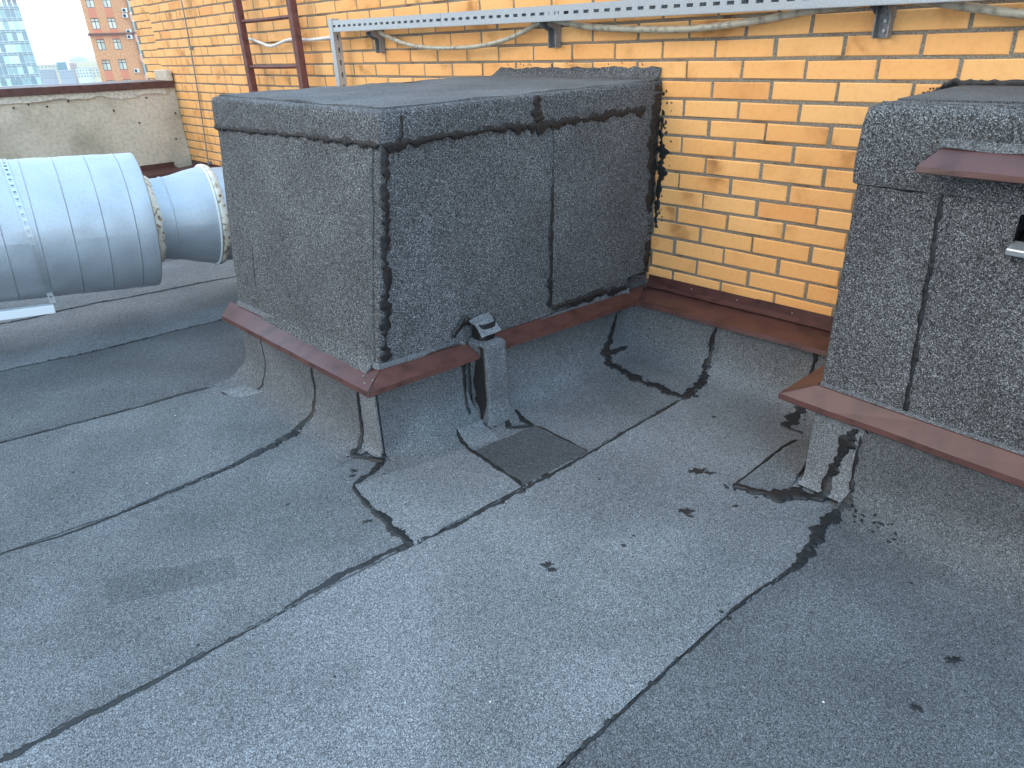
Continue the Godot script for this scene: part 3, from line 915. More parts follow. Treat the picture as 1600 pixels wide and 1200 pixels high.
func build_right_shaft() -> void:
	var s := thing("vent_shaft", "felt-clad roof shaft at the right edge with a small brown metal hood", "vent shaft")
	part("plinth", box_mesh(Vector3(1.9, 0.36, 0.71)), M.felt_dark, s, Transform3D(Basis(), Vector3(2.03, 0.16, 0.37)))
	var front := func(x0: float, x1: float, y0: float, y1: float, th: float, m: Material) -> void:
		part("felt_panel", laid(func(u: float, v: float) -> Vector3:
			var x := lerpf(x0, x1, u)
			return Vector3(x, lerpf(y0, y1, v), 0.71 + 0.09 * (x - 1.05)), maxi(6, int((x1 - x0) / 0.025)), 24, th), m, s)
	# a core behind the panels; the vent opening is left free
	part("core", box_mesh(Vector3(1.9, 0.9, 0.56)), M.felt_dark, s, Transform3D(Basis(), Vector3(2.02, 0.755, 0.29)))
	front.call(1.062, 1.31, 0.345, 1.0, 0.004, M.clad)
	front.call(1.295, 1.462, 0.345, 1.03, 0.001, M.clad)
	front.call(1.455, 1.76, 0.345, 0.888, 0.001, M.clad)
	front.call(1.455, 1.76, 0.968, 1.03, 0.001, M.clad)
	front.call(1.75, 2.9, 0.345, 1.03, 0.001, M.clad)
	var st := []
	for e in [[0.992, 0.004], [0.996, 0.010], [1.05, 0.011], [1.10, 0.011], [1.15, 0.011], [1.178, 0.008], [1.195, 0.0], [1.204, -0.015], [1.207, -0.05]]:
		st.append(right_corners(e[0], e[1]))
	part("cover_rim", skin(st, 0.022, 0.004), M.clad, s)
	var body := []
	for e in [[0.31, -0.004], [0.6, -0.004], [1.0, -0.004]]:
		var c := right_corners(e[0], e[1])
		c[0].x = 1.052
		c[1] = Vector3(1.075, e[0], c[0].z)
		c[2] = Vector3(1.075, e[0], 0.004)
		body.append(c)
	part("felt_cladding", skin(body, 0.008, 0.002), M.clad, s)
	var rows := []
	for i in 41:
		var row := PackedVector3Array()
		for j in 13:
			var u := i / 40.0
			var v := j / 12.0
			var z1 := 0.69 + 0.175 * u
			row.append(Vector3(lerpf(1.075, 2.98, u), 1.2085 - 0.053 * v + 0.004 * nz.get_noise_2d(u * 9.0, v * 5.0), lerpf(z1, 0.03, v)))
		rows.append(row)
	part("cover_sheet", grid_mesh(rows, 0.008), M.felt, s)
	var rows2 := []
	for i in 121:
		var u := i / 120.0
		var x := lerpf(0.935, 2.98, pow(u, 1.4))
		var top := 1.219 + 0.003 * nz.get_noise_1d(x * 14.0) + 0.004 * nf.get_noise_1d(x * 160.0)
		top = lerpf(1.150, top, smoothstep(0.93, 1.045, x)) + 0.012 * nf.get_noise_1d(x * 420.0) * smoothstep(1.07, 0.98, x)
		var on := smoothstep(1.04, 1.10, x)
		var r := PackedVector3Array()
		for j in 10:
			var v := j / 9.0
			r.append(Vector3(x, lerpf(1.140, top, v), 0.009 + 0.10 * on * pow(1.0 - v, 4.0) + on * 0.014 * nf.get_noise_2d(x * 90.0, v * 45.0) * (1.0 - v * 0.5)))
		rows2.append(r)
	part("wall_turnup", grid_mesh(rows2, 0.006), M.felt_new, s)
	# bitumen brushed along its upper edge
	var rows3 := []
	for i in 161:
		var x := lerpf(0.93, 2.98, pow(i / 160.0, 1.5))
		var top := lerpf(1.152, 1.221, smoothstep(0.93, 1.045, x)) + 0.005 * nf.get_noise_1d(x * 300.0) + 0.014 * nf.get_noise_1d(x * 520.0) * smoothstep(1.08, 0.98, x)
		var low := top - 0.022 - 0.012 * nf.get_noise_1d(x * 150.0)
		rows3.append(PackedVector3Array([Vector3(x, low, 0.014), Vector3(x, lerpf(low, top, 0.5), 0.020), Vector3(x, top, 0.014)]))
	part("bitumen_seam", grid_mesh(rows3, 0.010), M.bitumen, s)
	for k in 10:
		part("bitumen_spot", blob_mesh(Vector3(0.925 + 0.08 * rng.randf(), 1.165 + rng.randf() * 0.035, 0.002), rng.randf_range(0.002, 0.006), rng.randf_range(0.002, 0.005), rng.randf(), 0.0015), M.bitumen, s)
	# hood
	var hood := []
	for k in 9:
		var x := lerpf(1.238, 2.2, k / 8.0)
		var zf := 0.722 + 0.09 * (x - 1.05)
		hood.append([Vector3(x + 0.02, 1.118, zf), Vector3(x + 0.02, 1.106, zf + 0.004), Vector3(x - 0.012, 1.066, zf + 0.062 + 0.002 * nf.get_noise_1d(x * 30.0)), Vector3(x - 0.012, 1.054, zf + 0.064), Vector3(x - 0.012, 1.052, zf + 0.056)])
	part("hood", metal_strip(hood, 0.0016), M.brown, s)
	part("hood_felt", laid(func(u: float, v: float) -> Vector3:
		var x := lerpf(1.25, 2.2, u)
		return Vector3(x, 1.108 + 0.022 * v, 0.72 + 0.09 * (x - 1.05)), 30, 3, 0.018), M.felt_light, s)
	part("vent_sill", box_mesh(Vector3(0.30, 0.018, 0.05), 0.003), M.galv, s, Transform3D(Basis().rotated(Vector3.UP, -0.09).rotated(Vector3.RIGHT, 0.25), Vector3(1.608, 0.884, 0.765)))
	part("vent_back", box_mesh(Vector3(0.30, 0.09, 0.01)), M.dark, s, Transform3D(Basis(), Vector3(1.608, 0.927, 0.62)))
	flash(s, Vector3(1.048, 0.357, 0.718), Vector3(0.945, 0.307, 0.752), Vector3(3.0, 0.360, 0.895), Vector3(3.0, 0.325, 0.935), M.brown)
	flash(s, Vector3(1.046, 0.352, 0.05), Vector3(0.965, 0.305, 0.21), Vector3(1.046, 0.357, 0.716), Vector3(0.943, 0.307, 0.752), M.brown)
	for b in [
		[1.281,1.023,0.731,0.007, 1.288,0.865,0.731,0.010, 1.301,0.651,0.733,0.010, 1.317,0.360,0.734,0.010],
		[1.055,0.996,0.711,0.009, 1.144,0.996,0.718,0.010, 1.262,0.998,0.727,0.008]]:
		part("bitumen_seam", bead_mesh(b, 0.004, 0.5, 0.004), M.bitumen, s)
	part("bitumen_seam", bead_mesh([1.33,1.012,0.735,0.004, 1.36,1.02,0.738,0.008, 1.42,1.005,0.743,0.006, 1.47,1.015,0.747,0.006], 0.004, 0.5, 0.003), M.bitumen, s)
	part("felt_fillet", laid(func(u: float, v: float) -> Vector3:
		var x := lerpf(1.055, 2.8, u)
		return Vector3(x, 0.352 + 0.018 * v, 0.712 + 0.09 * (x - 1.05)), 60, 3, 0.008), M.felt_pale, s)

# ------------------------------------------------------------------ brick wall
func brick_variant(k: int) -> ArrayMesh:
	var st := st_new()
	var c := 0.0035
	var x := 0.125
	var y := 0.0325
	var d := 0.06
	var j := func() -> Vector3:
		return Vector3(rng.randf_range(-1, 1), rng.randf_range(-1, 1), rng.randf_range(-0.4, 0.4)) * 0.0016
	var f := [Vector3(-x + c, -y + c, 0) + j.call(), Vector3(-x + c, y - c, 0) + j.call(), Vector3(x - c, y - c, 0) + j.call(), Vector3(x - c, -y + c, 0) + j.call()]
	var m := [Vector3(-x, -y, -c * 1.2) + j.call(), Vector3(-x, y, -c * 1.2) + j.call(), Vector3(x, y, -c * 1.2) + j.call(), Vector3(x, -y, -c * 1.2) + j.call()]
	quad(st, f[0], f[1], f[2], f[3])
	for i in 4:
		var n := (i + 1) % 4
		quad(st, m[i], m[n], f[n], f[i])
		quad(st, Vector3(m[i].x, m[i].y, -d), Vector3(m[n].x, m[n].y, -d), m[n], m[i])
	return done(st)

func build_wall() -> void:
	var w := thing("brick_wall", "yellow-orange brick wall of the rooftop house behind the felt-clad shafts", "wall")
	var st := st_new()
	bx(st, Vector3(-0.6, 1.62, -0.1142), Vector3(11.2, 3.24, 0.22))
	part("mortar", done(st), M.mortar, w)
	st = st_new()
	bx(st, Vector3(-7.13, 1.62, -0.5642), Vector3(1.86, 3.24, 0.22))
	bx(st, Vector3(-6.1, 1.62, -0.4), Vector3(0.2, 3.24, 0.34))
	part("mortar", done(st), M.mortar, w)
	part("wall_body", box_mesh(Vector3(11.0, 3.24, 4.0)), M.mortar, w, Transform3D(Basis(), Vector3(-0.6, 1.62, -2.7)))
	var vs := []
	for k in 5:
		vs.append(brick_variant(k))
	var rest := []
	for k in 6:
		var t := SurfaceTool.new()
		t.begin(Mesh.PRIMITIVE_TRIANGLES)
		rest.append(t)
	var count := 0
	var lay := func(x0: float, x1: float, y: float, z: float, single: bool) -> void:
		var v: int = rng.randi() % 5
		var q := rng.randf()
		var mi := 0
		if q < 0.30: mi = 0
		elif q < 0.52: mi = 1
		elif q < 0.70: mi = 2
		elif q < 0.88: mi = 3
		elif q < 0.965: mi = 4
		else: mi = 5
		var tr := Transform3D(Basis.from_scale(Vector3((x1 - x0) / 0.25, 1, 1)).rotated(Vector3(0, 0, 1), rng.randf_range(-0.004, 0.004)), Vector3((x0 + x1) * 0.5, y + rng.randf_range(-0.0012, 0.0012), z + rng.randf_range(-0.0015, 0.0008)))
		if single:
			part("brick", vs[v], M.bricks[mi], w, tr)
		else:
			rest[mi].append_from(vs[v], 0, tr)
	for k in range(-25, 13):
		var y := 1.25 - 0.077 * k
		lay.call(-6.197, -5.905 if posmod(k, 2) == 1 else -6.035, y, 0.0, false)
		var n0 := -23 if posmod(k, 2) == 0 else -24
		for n in range(n0, 20):
			var a := n * 0.262 + (0.131 if posmod(k, 2) == 1 else 0.0) + rng.randf_range(-0.003, 0.003) + 0.006
			var b := a + 0.25
			if a < -6.04:
				continue
			if b > 5.0:
				break
			# in view, as far as the shafts and the ledge leave it free
			var seen_hi := y > 1.2 and y < 1.34 + 0.075 * maxf(0.0, -a) and a < 1.5
			var seen_mid := y > 0.28 and y < 1.3 and a > -0.26 and b < 1.4
			var seen_left := y > 0.36 and y < 1.25 and a < -3.9
			var single := (seen_hi or seen_mid or seen_left) and y < 1.85 and count < 292
			if single:
				count += 1
			if a < -4.6 and rng.randf() < 0.16:
				lay.call(a, a + 0.119, y, 0.0, false)
				lay.call(a + 0.131, b, y, 0.0, false)
			else:
				lay.call(a, b, y, 0.0, single)
		for n in range(-32, -22):
			var a := n * 0.262 + (0.131 if posmod(k, 2) == 0 else 0.0) + 0.02
			if a + 0.25 > -7.98 and a + 0.25 < -6.0:
				lay.call(maxf(a, -8.055), a + 0.25, y, -0.45, false)
	for k in 6:
		var o := part("brick_courses", rest[k].commit(), M.bricks[k], w)
		o.set_meta("kind", "stuff")
	# ledge and flashing along the foot of the wall
	part("ledge", box_mesh(Vector3(1.3, 0.24, 0.155)), M.felt_dark, w, Transform3D(Basis(), Vector3(0.5, 0.115, 0.088)))
	part("ledge", box_mesh(Vector3(4.7, 0.33, 0.155)), M.felt_dark, w, Transform3D(Basis(), Vector3(-3.62, 0.16, 0.088)))
	for e in [[-0.12, 0.47, 0.0], [0.46, 1.045, 0.002]]:
		flash(w, Vector3(e[0], 0.262 + e[2], 0.012 + e[2]), Vector3(e[0], 0.250 + e[2], 0.205), Vector3(e[1], 0.262 + e[2], 0.012 + e[2]), Vector3(e[1], 0.250 + e[2], 0.200), M.brown, 0.004)
		var cs := []
		for q in 7:
			var x := lerpf(e[0] - 0.01, e[1], q / 6.0)
			cs.append([Vector3(x, 0.322 + e[2], 0.006), Vector3(x, 0.284 + e[2], 0.010), Vector3(x, 0.274 + e[2] + 0.002 * nf.get_noise_1d(x * 60.0), 0.034), Vector3(x, 0.269 + e[2], 0.034)])
		part("counter_flashing", metal_strip(cs, 0.0016), M.brown, w)
	flash(w, Vector3(-5.93, 0.345, 0.012), Vector3(-5.93, 0.332, 0.2), Vector3(-1.36, 0.345, 0.012), Vector3(-1.36, 0.332, 0.2), M.brown, 0.058)
	for x in [0.12, 0.36, 0.62, 0.93]:
		var rv := SphereMesh.new()
		rv.radius = 0.005
		rv.height = 0.006
		rv.radial_segments = 8
		rv.rings = 4
		part("rivet", rv, M.galv_dull, w, Transform3D(Basis(), Vector3(x, 0.300, 0.012)))

func build_parapet() -> void:
	var p := thing("parapet", "low grey concrete parapet with a brown metal coping closing the roof on the left", "parapet")
	var rows := []
	for i in 61:
		var row := PackedVector3Array()
		for j in 25:
			var z := 0.004 + 6.6 * i / 60.0
			var y := -0.01 + 1.13 * j / 24.0
			row.append(Vector3(-5.95 + 0.012 * nz.get_noise_2d(z * 2.0, y * 2.0) + 0.005 * nf.get_noise_2d(z * 14.0, y * 14.0), y, z))
		rows.append(row)
	rows.reverse()
	part("render_coat", grid_mesh(rows), M.concrete, p)
	part("concrete_core", box_mesh(Vector3(0.30, 1.12, 6.6)), M.concrete, p, Transform3D(Basis(), Vector3(-6.12, 0.55, 3.31)))
	# patch of newer cement under the coping
	rows = []
	for i in 61:
		var row := PackedVector3Array()
		var z := 0.1 + 1.9 * i / 60.0
		var low := 1.045 + 0.04 * nz.get_noise_1d(z * 2.2) + 0.012 * nf.get_noise_1d(z * 60.0)
		for j in 5:
			row.append(Vector3(-5.936, lerpf(low, 1.11, j / 4.0), z - 0.0))
		rows.append(row)
	rows.reverse()
	part("cement_band", grid_mesh(rows, 0.01), M.cement, p)
	for e in [[0.02, 1.17], [1.155, 3.3], [3.29, 6.6]]:
		var st := []
		for k in 7:
			var z := lerpf(e[0], e[1], k / 6.0)
			var dy := 0.02 * z * 0.5 + 0.003 * nf.get_noise_1d(z * 20.0) + (0.002 if e[0] > 1.0 else 0.0)
			st.append([Vector3(-6.32, 1.10 + dy, z), Vector3(-6.32, 1.165 + dy, z), Vector3(-5.915, 1.158 + dy, z), Vector3(-5.915, 1.100 + dy, z), Vector3(-5.922, 1.098 + dy, z)])
		st.reverse()
		part("coping", metal_strip(st, 0.0016), M.brown_old, p)
	part("coping_end", box_mesh(Vector3(0.34, 0.10, 0.05), 0.006), M.cement, p, Transform3D(Basis(), Vector3(-6.08, 1.205, 0.04)))
	for e in [[0.30, 1.02], [0.42, 0.80], [0.62, 0.93], [0.98, 1.04], [1.16, 1.01], [1.30, 1.04], [1.42, 1.02], [0.11, 0.62], [0.06, 0.86]]:
		part("anchor_stub", tube(PackedVector3Array([Vector3(-5.96, e[1], e[0]), Vector3(-5.93, e[1] + 0.002, e[0]), Vector3(-5.922, e[1] - 0.006, e[0] + 0.004)]), 0.006, 6), M.dark, p)
	var st2 := []
	for k in 7:
		var z := lerpf(0.19, 6.0, k / 6.0)
		st2.append([Vector3(-5.93, 0.405, z), Vector3(-5.93, 0.36, z), Vector3(-5.72, 0.335, z), Vector3(-5.715, 0.315, z), Vector3(-5.72, 0.313, z)])
	st2.reverse()
	part("flashing", metal_strip(st2, 0.0016), M.brown_old, p)
	part("ledge", box_mesh(Vector3(0.20, 0.325, 5.8)), M.felt_dark, p, Transform3D(Basis(), Vector3(-5.845, 0.16, 3.15)))

# ------------------------------------------------------------------ duct
func build_duct() -> void:
	var o := Vector3(-2.40, 0.584, 1.8)
	var ax := Vector3(sin(0.1396) * cos(0.076), -sin(0.076), -cos(0.1396) * cos(0.076)).normalized()
	var d := thing("ventilation_duct", "large silvery sheet-metal ventilation duct narrowing to a cone behind the left shaft", "duct", Vector3(o.x, 0, o.z))
	var put := Transform3D(Basis(), -d.position)
	var rad := func(t: float, e: float) -> float: return 0.353 + 0.023 * t + e
	var prof := [[-2.0, 0.0]]
	var t := -2.0
	while t < 0.16:          # a flat lock seam every 14 cm
		for e in [[0.002, 0.0], [0.045, 0.0005], [0.09, 0.0003], [0.130, 0.0], [0.1325, 0.0022], [0.1370, 0.0022], [0.1385, -0.0025]]:
			if t + e[0] < 0.18:
				prof.append([t + e[0], rad.call(t + e[0], e[1])])
		t += 0.14
	prof.append([0.184, rad.call(0.184, 0.001)])
	prof.append([0.190, rad.call(0.19, -0.004)])
	prof.append([0.192, 0.20])
	part("jacket", lathe(o, ax, prof, 96, 0.0016), M.duct, d, put)
	part("reducer", lathe(o, ax, [[0.18, 0.218], [0.25, 0.221], [0.300, 0.223], [0.303, 0.228], [0.309, 0.228], [0.312, 0.224], [0.36, 0.234], [0.43, 0.254], [0.51, 0.271], [0.525, 0.273]], 80, 0.002), M.duct, d, put)
	part("sealant_ring", lathe(o, ax, [[0.188, 0.240], [0.198, 0.245], [0.214, 0.241], [0.232, 0.233], [0.246, 0.218]], 80, 0.012), M.foam, d, put)
	part("flange", lathe(o, ax, [[0.518, 0.272], [0.518, 0.284], [0.526, 0.285], [0.530, 0.276]], 80, 0.001), M.white_paint, d, put)
	part("sealant_ring", lathe(o, ax, [[0.528, 0.270], [0.534, 0.281], [0.550, 0.279], [0.566, 0.270], [0.574, 0.262]], 80, 0.008), M.foam, d, put)
	part("outlet", lathe(o, ax, [[0.56, 0.262], [0.64, 0.264], [0.655, 0.264], [0.658, 0.268], [0.664, 0.268], [0.667, 0.264], [0.9, 0.262], [1.2, 0.26], [1.5, 0.26], [1.83, 0.26]], 72, 0.0015), M.duct, d, put)
	# perforated strap over the jacket, down to the support rail
	var u := ax.cross(Vector3.UP).normalized()
	var strap := st_new()
	var ts := -0.355
	var R := 0.353 - 0.0082 + 0.0045
	var side := u if u.dot(Vector3(1, 0, 1)) > 0.0 else -u
	var n := 54
	for i in n:
		for q in [[-0.013, -0.0065], [0.0065, 0.013]]:
			var pts := []
			for j in [i, i + 1]:
				var a: float = -0.35 * PI + 0.92 * PI * j / n
				var dir := side * cos(a) + Vector3.UP * sin(a)
				var base := o + dir * R
				if a < -0.30 * PI:
					base = o + (side * cos(-0.30 * PI) + Vector3.UP * sin(-0.30 * PI)) * R + Vector3.DOWN * (-0.30 * PI - a) * R
				pts.append([base + ax * (ts + q[0]), base + ax * (ts + q[1])])
			quad(strap, pts[0][0], pts[0][1], pts[1][1], pts[1][0])
		if i % 2 == 0:
			var pts := []
			for j in [i, i + 1]:
				var a: float = -0.35 * PI + 0.92 * PI * j / n
				var dir := side * cos(a) + Vector3.UP * sin(a)
				var base := o + dir * R
				if a < -0.30 * PI:
					base = o + (side * cos(-0.30 * PI) + Vector3.UP * sin(-0.30 * PI)) * R + Vector3.DOWN * (-0.30 * PI - a) * R
				pts.append([base + ax * (ts - 0.0065), base + ax * (ts + 0.0065)])
			quad(strap, pts[0][0], pts[0][1], pts[1][1], pts[1][0])
	part("strap", done(strap), M.galv, d, put)
	var foot := o + (side * cos(-0.30 * PI) + Vector3.UP * sin(-0.30 * PI)) * R + ax * ts
	var bs := Basis(ax, Vector3.UP, ax.cross(Vector3.UP)).orthonormalized()
	# white support rail lying under the duct, on two feet
	var cn := Vector3(foot.x, 0.272, foot.z)
	part("support_rail", box_mesh(Vector3(1.6, 0.045, 0.045), 0.003), M.white_paint, d, put * Transform3D(bs, cn - ax * 0.80 - side * 0.01 + Vector3(0, -0.028, 0)))
	for q in [-0.35, -1.35]:
		part("foot_block", box_mesh(Vector3(0.10, 0.222, 0.10), 0.006), M.galv_dull, d, put * Transform3D(bs, Vector3(cn.x, 0.111, cn.z) + ax * (q - 0.5) - side * 0.08))

# ------------------------------------------------------------------ ladder, rail, conduits, wire
func build_ladder() -> void:
	var l := thing("ladder", "brown painted steel ladder standing against the brick wall", "ladder", Vector3(-3.5, 0, 0.11))
	for x in [-0.46, 0.375]:
		part("stile", box_mesh(Vector3(0.06, 2.95, 0.05), 0.004), M.ladder, l, Transform3D(Basis(), Vector3(x, 1.475, 0.0)))
	for k in 9:
		var y := 0.335 + 0.315 * k
		part("rung", tube(PackedVector3Array([Vector3(-0.44, y, 0), Vector3(-0.15, y - 0.002, 0), Vector3(0.1, y - 0.002, 0), Vector3(0.36, y, 0)]), 0.014, 10), M.ladder, l)
	for x in [-0.46, 0.375]:
		for y in [0.5, 2.6]:
			part("wall_bracket", box_mesh(Vector3(0.04, 0.04, 0.085), 0.002), M.ladder, l, Transform3D(Basis(), Vector3(x, y, -0.066)))

func slotted(length: float, h: float, slot: float, gap: float) -> ArrayMesh:
	# C-channel along x with a row of open slots in its face; face towards +z
	var st := st_new()
	var sh := h * 0.21
	var d := 0.041
	bx(st, Vector3(0, (h + sh) * 0.25, 0), Vector3(length, (h - sh) * 0.5, 0.002))
	bx(st, Vector3(0, -(h + sh) * 0.25, 0), Vector3(length, (h - sh) * 0.5, 0.002))
	var x := -length * 0.5 + gap * 0.5
	while x < length * 0.5:
		bx(st, Vector3(x, 0, 0), Vector3(gap, sh, 0.0018))
		x += gap + slot
	bx(st, Vector3(0, h * 0.5 + 0.001, -d * 0.5), Vector3(length, 0.002, d))
	bx(st, Vector3(0, -h * 0.5 - 0.001, -d * 0.5), Vector3(length, 0.002, d))
	bx(st, Vector3(0, 0, -d), Vector3(length, h, 0.002))
	return done(st)

func build_rail() -> void:
	var r := thing("slotted_rail", "long galvanised slotted steel rail on brackets across the brick wall", "rail")
	var dir := (Vector3(0.396, 1.487, 0.10) - Vector3(-2.668, 1.516, 0.10)).normalized()
	var bs := Basis(dir, Vector3(0, 0, 1).cross(dir), Vector3(0, 0, 1))
	for e in [[-2.67, -1.52], [-1.518, -0.66], [-0.70, 3.2]]:
		var ln: float = e[1] - e[0]
		var mid: float = (e[0] + e[1]) * 0.5
		var up := 0.004 if e[0] > -1.0 else 0.0
		part("rail", slotted(ln, 0.062, 0.03, 0.03), M.galv, r, Transform3D(bs, Vector3(mid, 1.516 - 0.0095 * (mid + 2.668), 0.10 + up)))
	# post at the left end with slots in its side
	part("post", slotted(0.62, 0.05, 0.03, 0.045), M.galv, r, Transform3D(Basis(Vector3(0, 1, 0), Vector3(0, 0, 1), Vector3(1, 0, 0)), Vector3(-2.645, 1.25, 0.075)))
	part("post_face", box_mesh(Vector3(0.043, 0.62, 0.003), 0.0), M.galv, r, Transform3D(Basis(), Vector3(-2.6665, 1.25, 0.103)))
	for x in [-2.24, -0.745, 0.79]:
		var b := part("bracket", box_mesh(Vector3(0.05, 0.135, 0.006), 0.001), M.galv_dull, r, Transform3D(Basis(), Vector3(x, 1.418, 0.005)))
		part("flange", box_mesh(Vector3(0.004, 0.135, 0.035), 0.0), M.galv_dull, b, Transform3D(Basis(), Vector3(-0.024, 0, 0.02)))
		part("flange", box_mesh(Vector3(0.004, 0.135, 0.035), 0.0), M.galv_dull, b, Transform3D(Basis(), Vector3(0.024, 0, 0.02)))
		var arm := st_new()
		for s in [-0.028, 0.028]:
			quad(arm, Vector3(s, 0.055, 0.0), Vector3(s, 0.055, 0.095), Vector3(s, 0.032, 0.095), Vector3(s, -0.01, 0.0))
		bx(arm, Vector3(0, 0.056, 0.048), Vector3(0.058, 0.002, 0.094))
		part("arm", done(arm), M.galv_dull, b, Transform3D())
		for y in [-0.045, -0.015]:
			var bolt := CylinderMesh.new()
			bolt.top_radius = 0.006
			bolt.bottom_radius = 0.006
			bolt.height = 0.006
			bolt.radial_segments = 8
			part("bolt", bolt, M.galv, b, Transform3D(Basis().rotated(Vector3.RIGHT, PI / 2), Vector3(0, y, 0.006)))

func conduit(called: String, label: String, pts: Array, r: float, m: Material, ripple: float) -> void:
	var c := []
	for p in pts:
		c.append(Vector3(p[0], p[1], p[2] if p.size() > 2 else 0.05))
	var o := part(called, tube(spline(c, 0.006 if ripple > 0.0 else 0.03), r, 12, ripple), m, self)
	tag(o, label, "conduit")

func build_cables() -> void:
	conduit("cable", "white cable sagging on the bricks between the ladder and the rail post", [[-4.05, 1.478, 0.03], [-3.938, 1.466, 0.04], [-3.784, 1.44], [-3.634, 1.419], [-3.369, 1.455, 0.04], [-3.094, 1.446, 0.04], [-2.813, 1.452], [-2.69, 1.455, 0.06]], 0.011, M.cable, 0.0)
	conduit("flexible_conduit", "thin beige flexible conduit hanging in a loop below the left half of the slotted rail", [[-2.16, 1.47, 0.07], [-2.114, 1.44], [-1.893, 1.389], [-1.651, 1.368], [-1.316, 1.367], [-1.063, 1.395], [-0.854, 1.451], [-0.80, 1.47, 0.06]], 0.011, M.conduit, 0.001)
	conduit("flexible_conduit", "ribbed beige flexible conduit hanging in a long sag under the middle of the slotted rail", [[-0.74, 1.472, 0.06], [-0.683, 1.464], [-0.504, 1.433], [-0.214, 1.413], [0.044, 1.406], [0.325, 1.422], [0.523, 1.445], [0.723, 1.462], [0.79, 1.472, 0.06]], 0.013, M.conduit, 0.0015)
	conduit("flexible_conduit", "ribbed beige flexible conduit running off the top right corner past the last bracket", [[0.79, 1.472, 0.06], [0.815, 1.468], [0.925, 1.454], [1.059, 1.429], [1.201, 1.405], [1.4, 1.39], [1.8, 1.42]], 0.013, M.conduit, 0.0015)
	var w := thing("earthing_wire", "thin grey wire running down the bricks near the parapet", "wire", Vector3(-5.3, 0.3, 0.0))
	part("wire", tube(spline([Vector3(-0.02, 2.5, 0.02), Vector3(0.06, 1.52, 0.03), Vector3(0.012, 1.137, 0.02), Vector3(-0.05, 0.7, 0.02), Vector3(-0.14, 0.1, 0.03)], 0.05), 0.006, 6), M.galv_dull, w)
	for p in [Vector3(0.012, 1.137, 0.012), Vector3(-0.14, 0.11, 0.02)]:
		part("clip", box_mesh(Vector3(0.03, 0.03, 0.035), 0.004), M.galv_dull, w, Transform3D(Basis(), p))

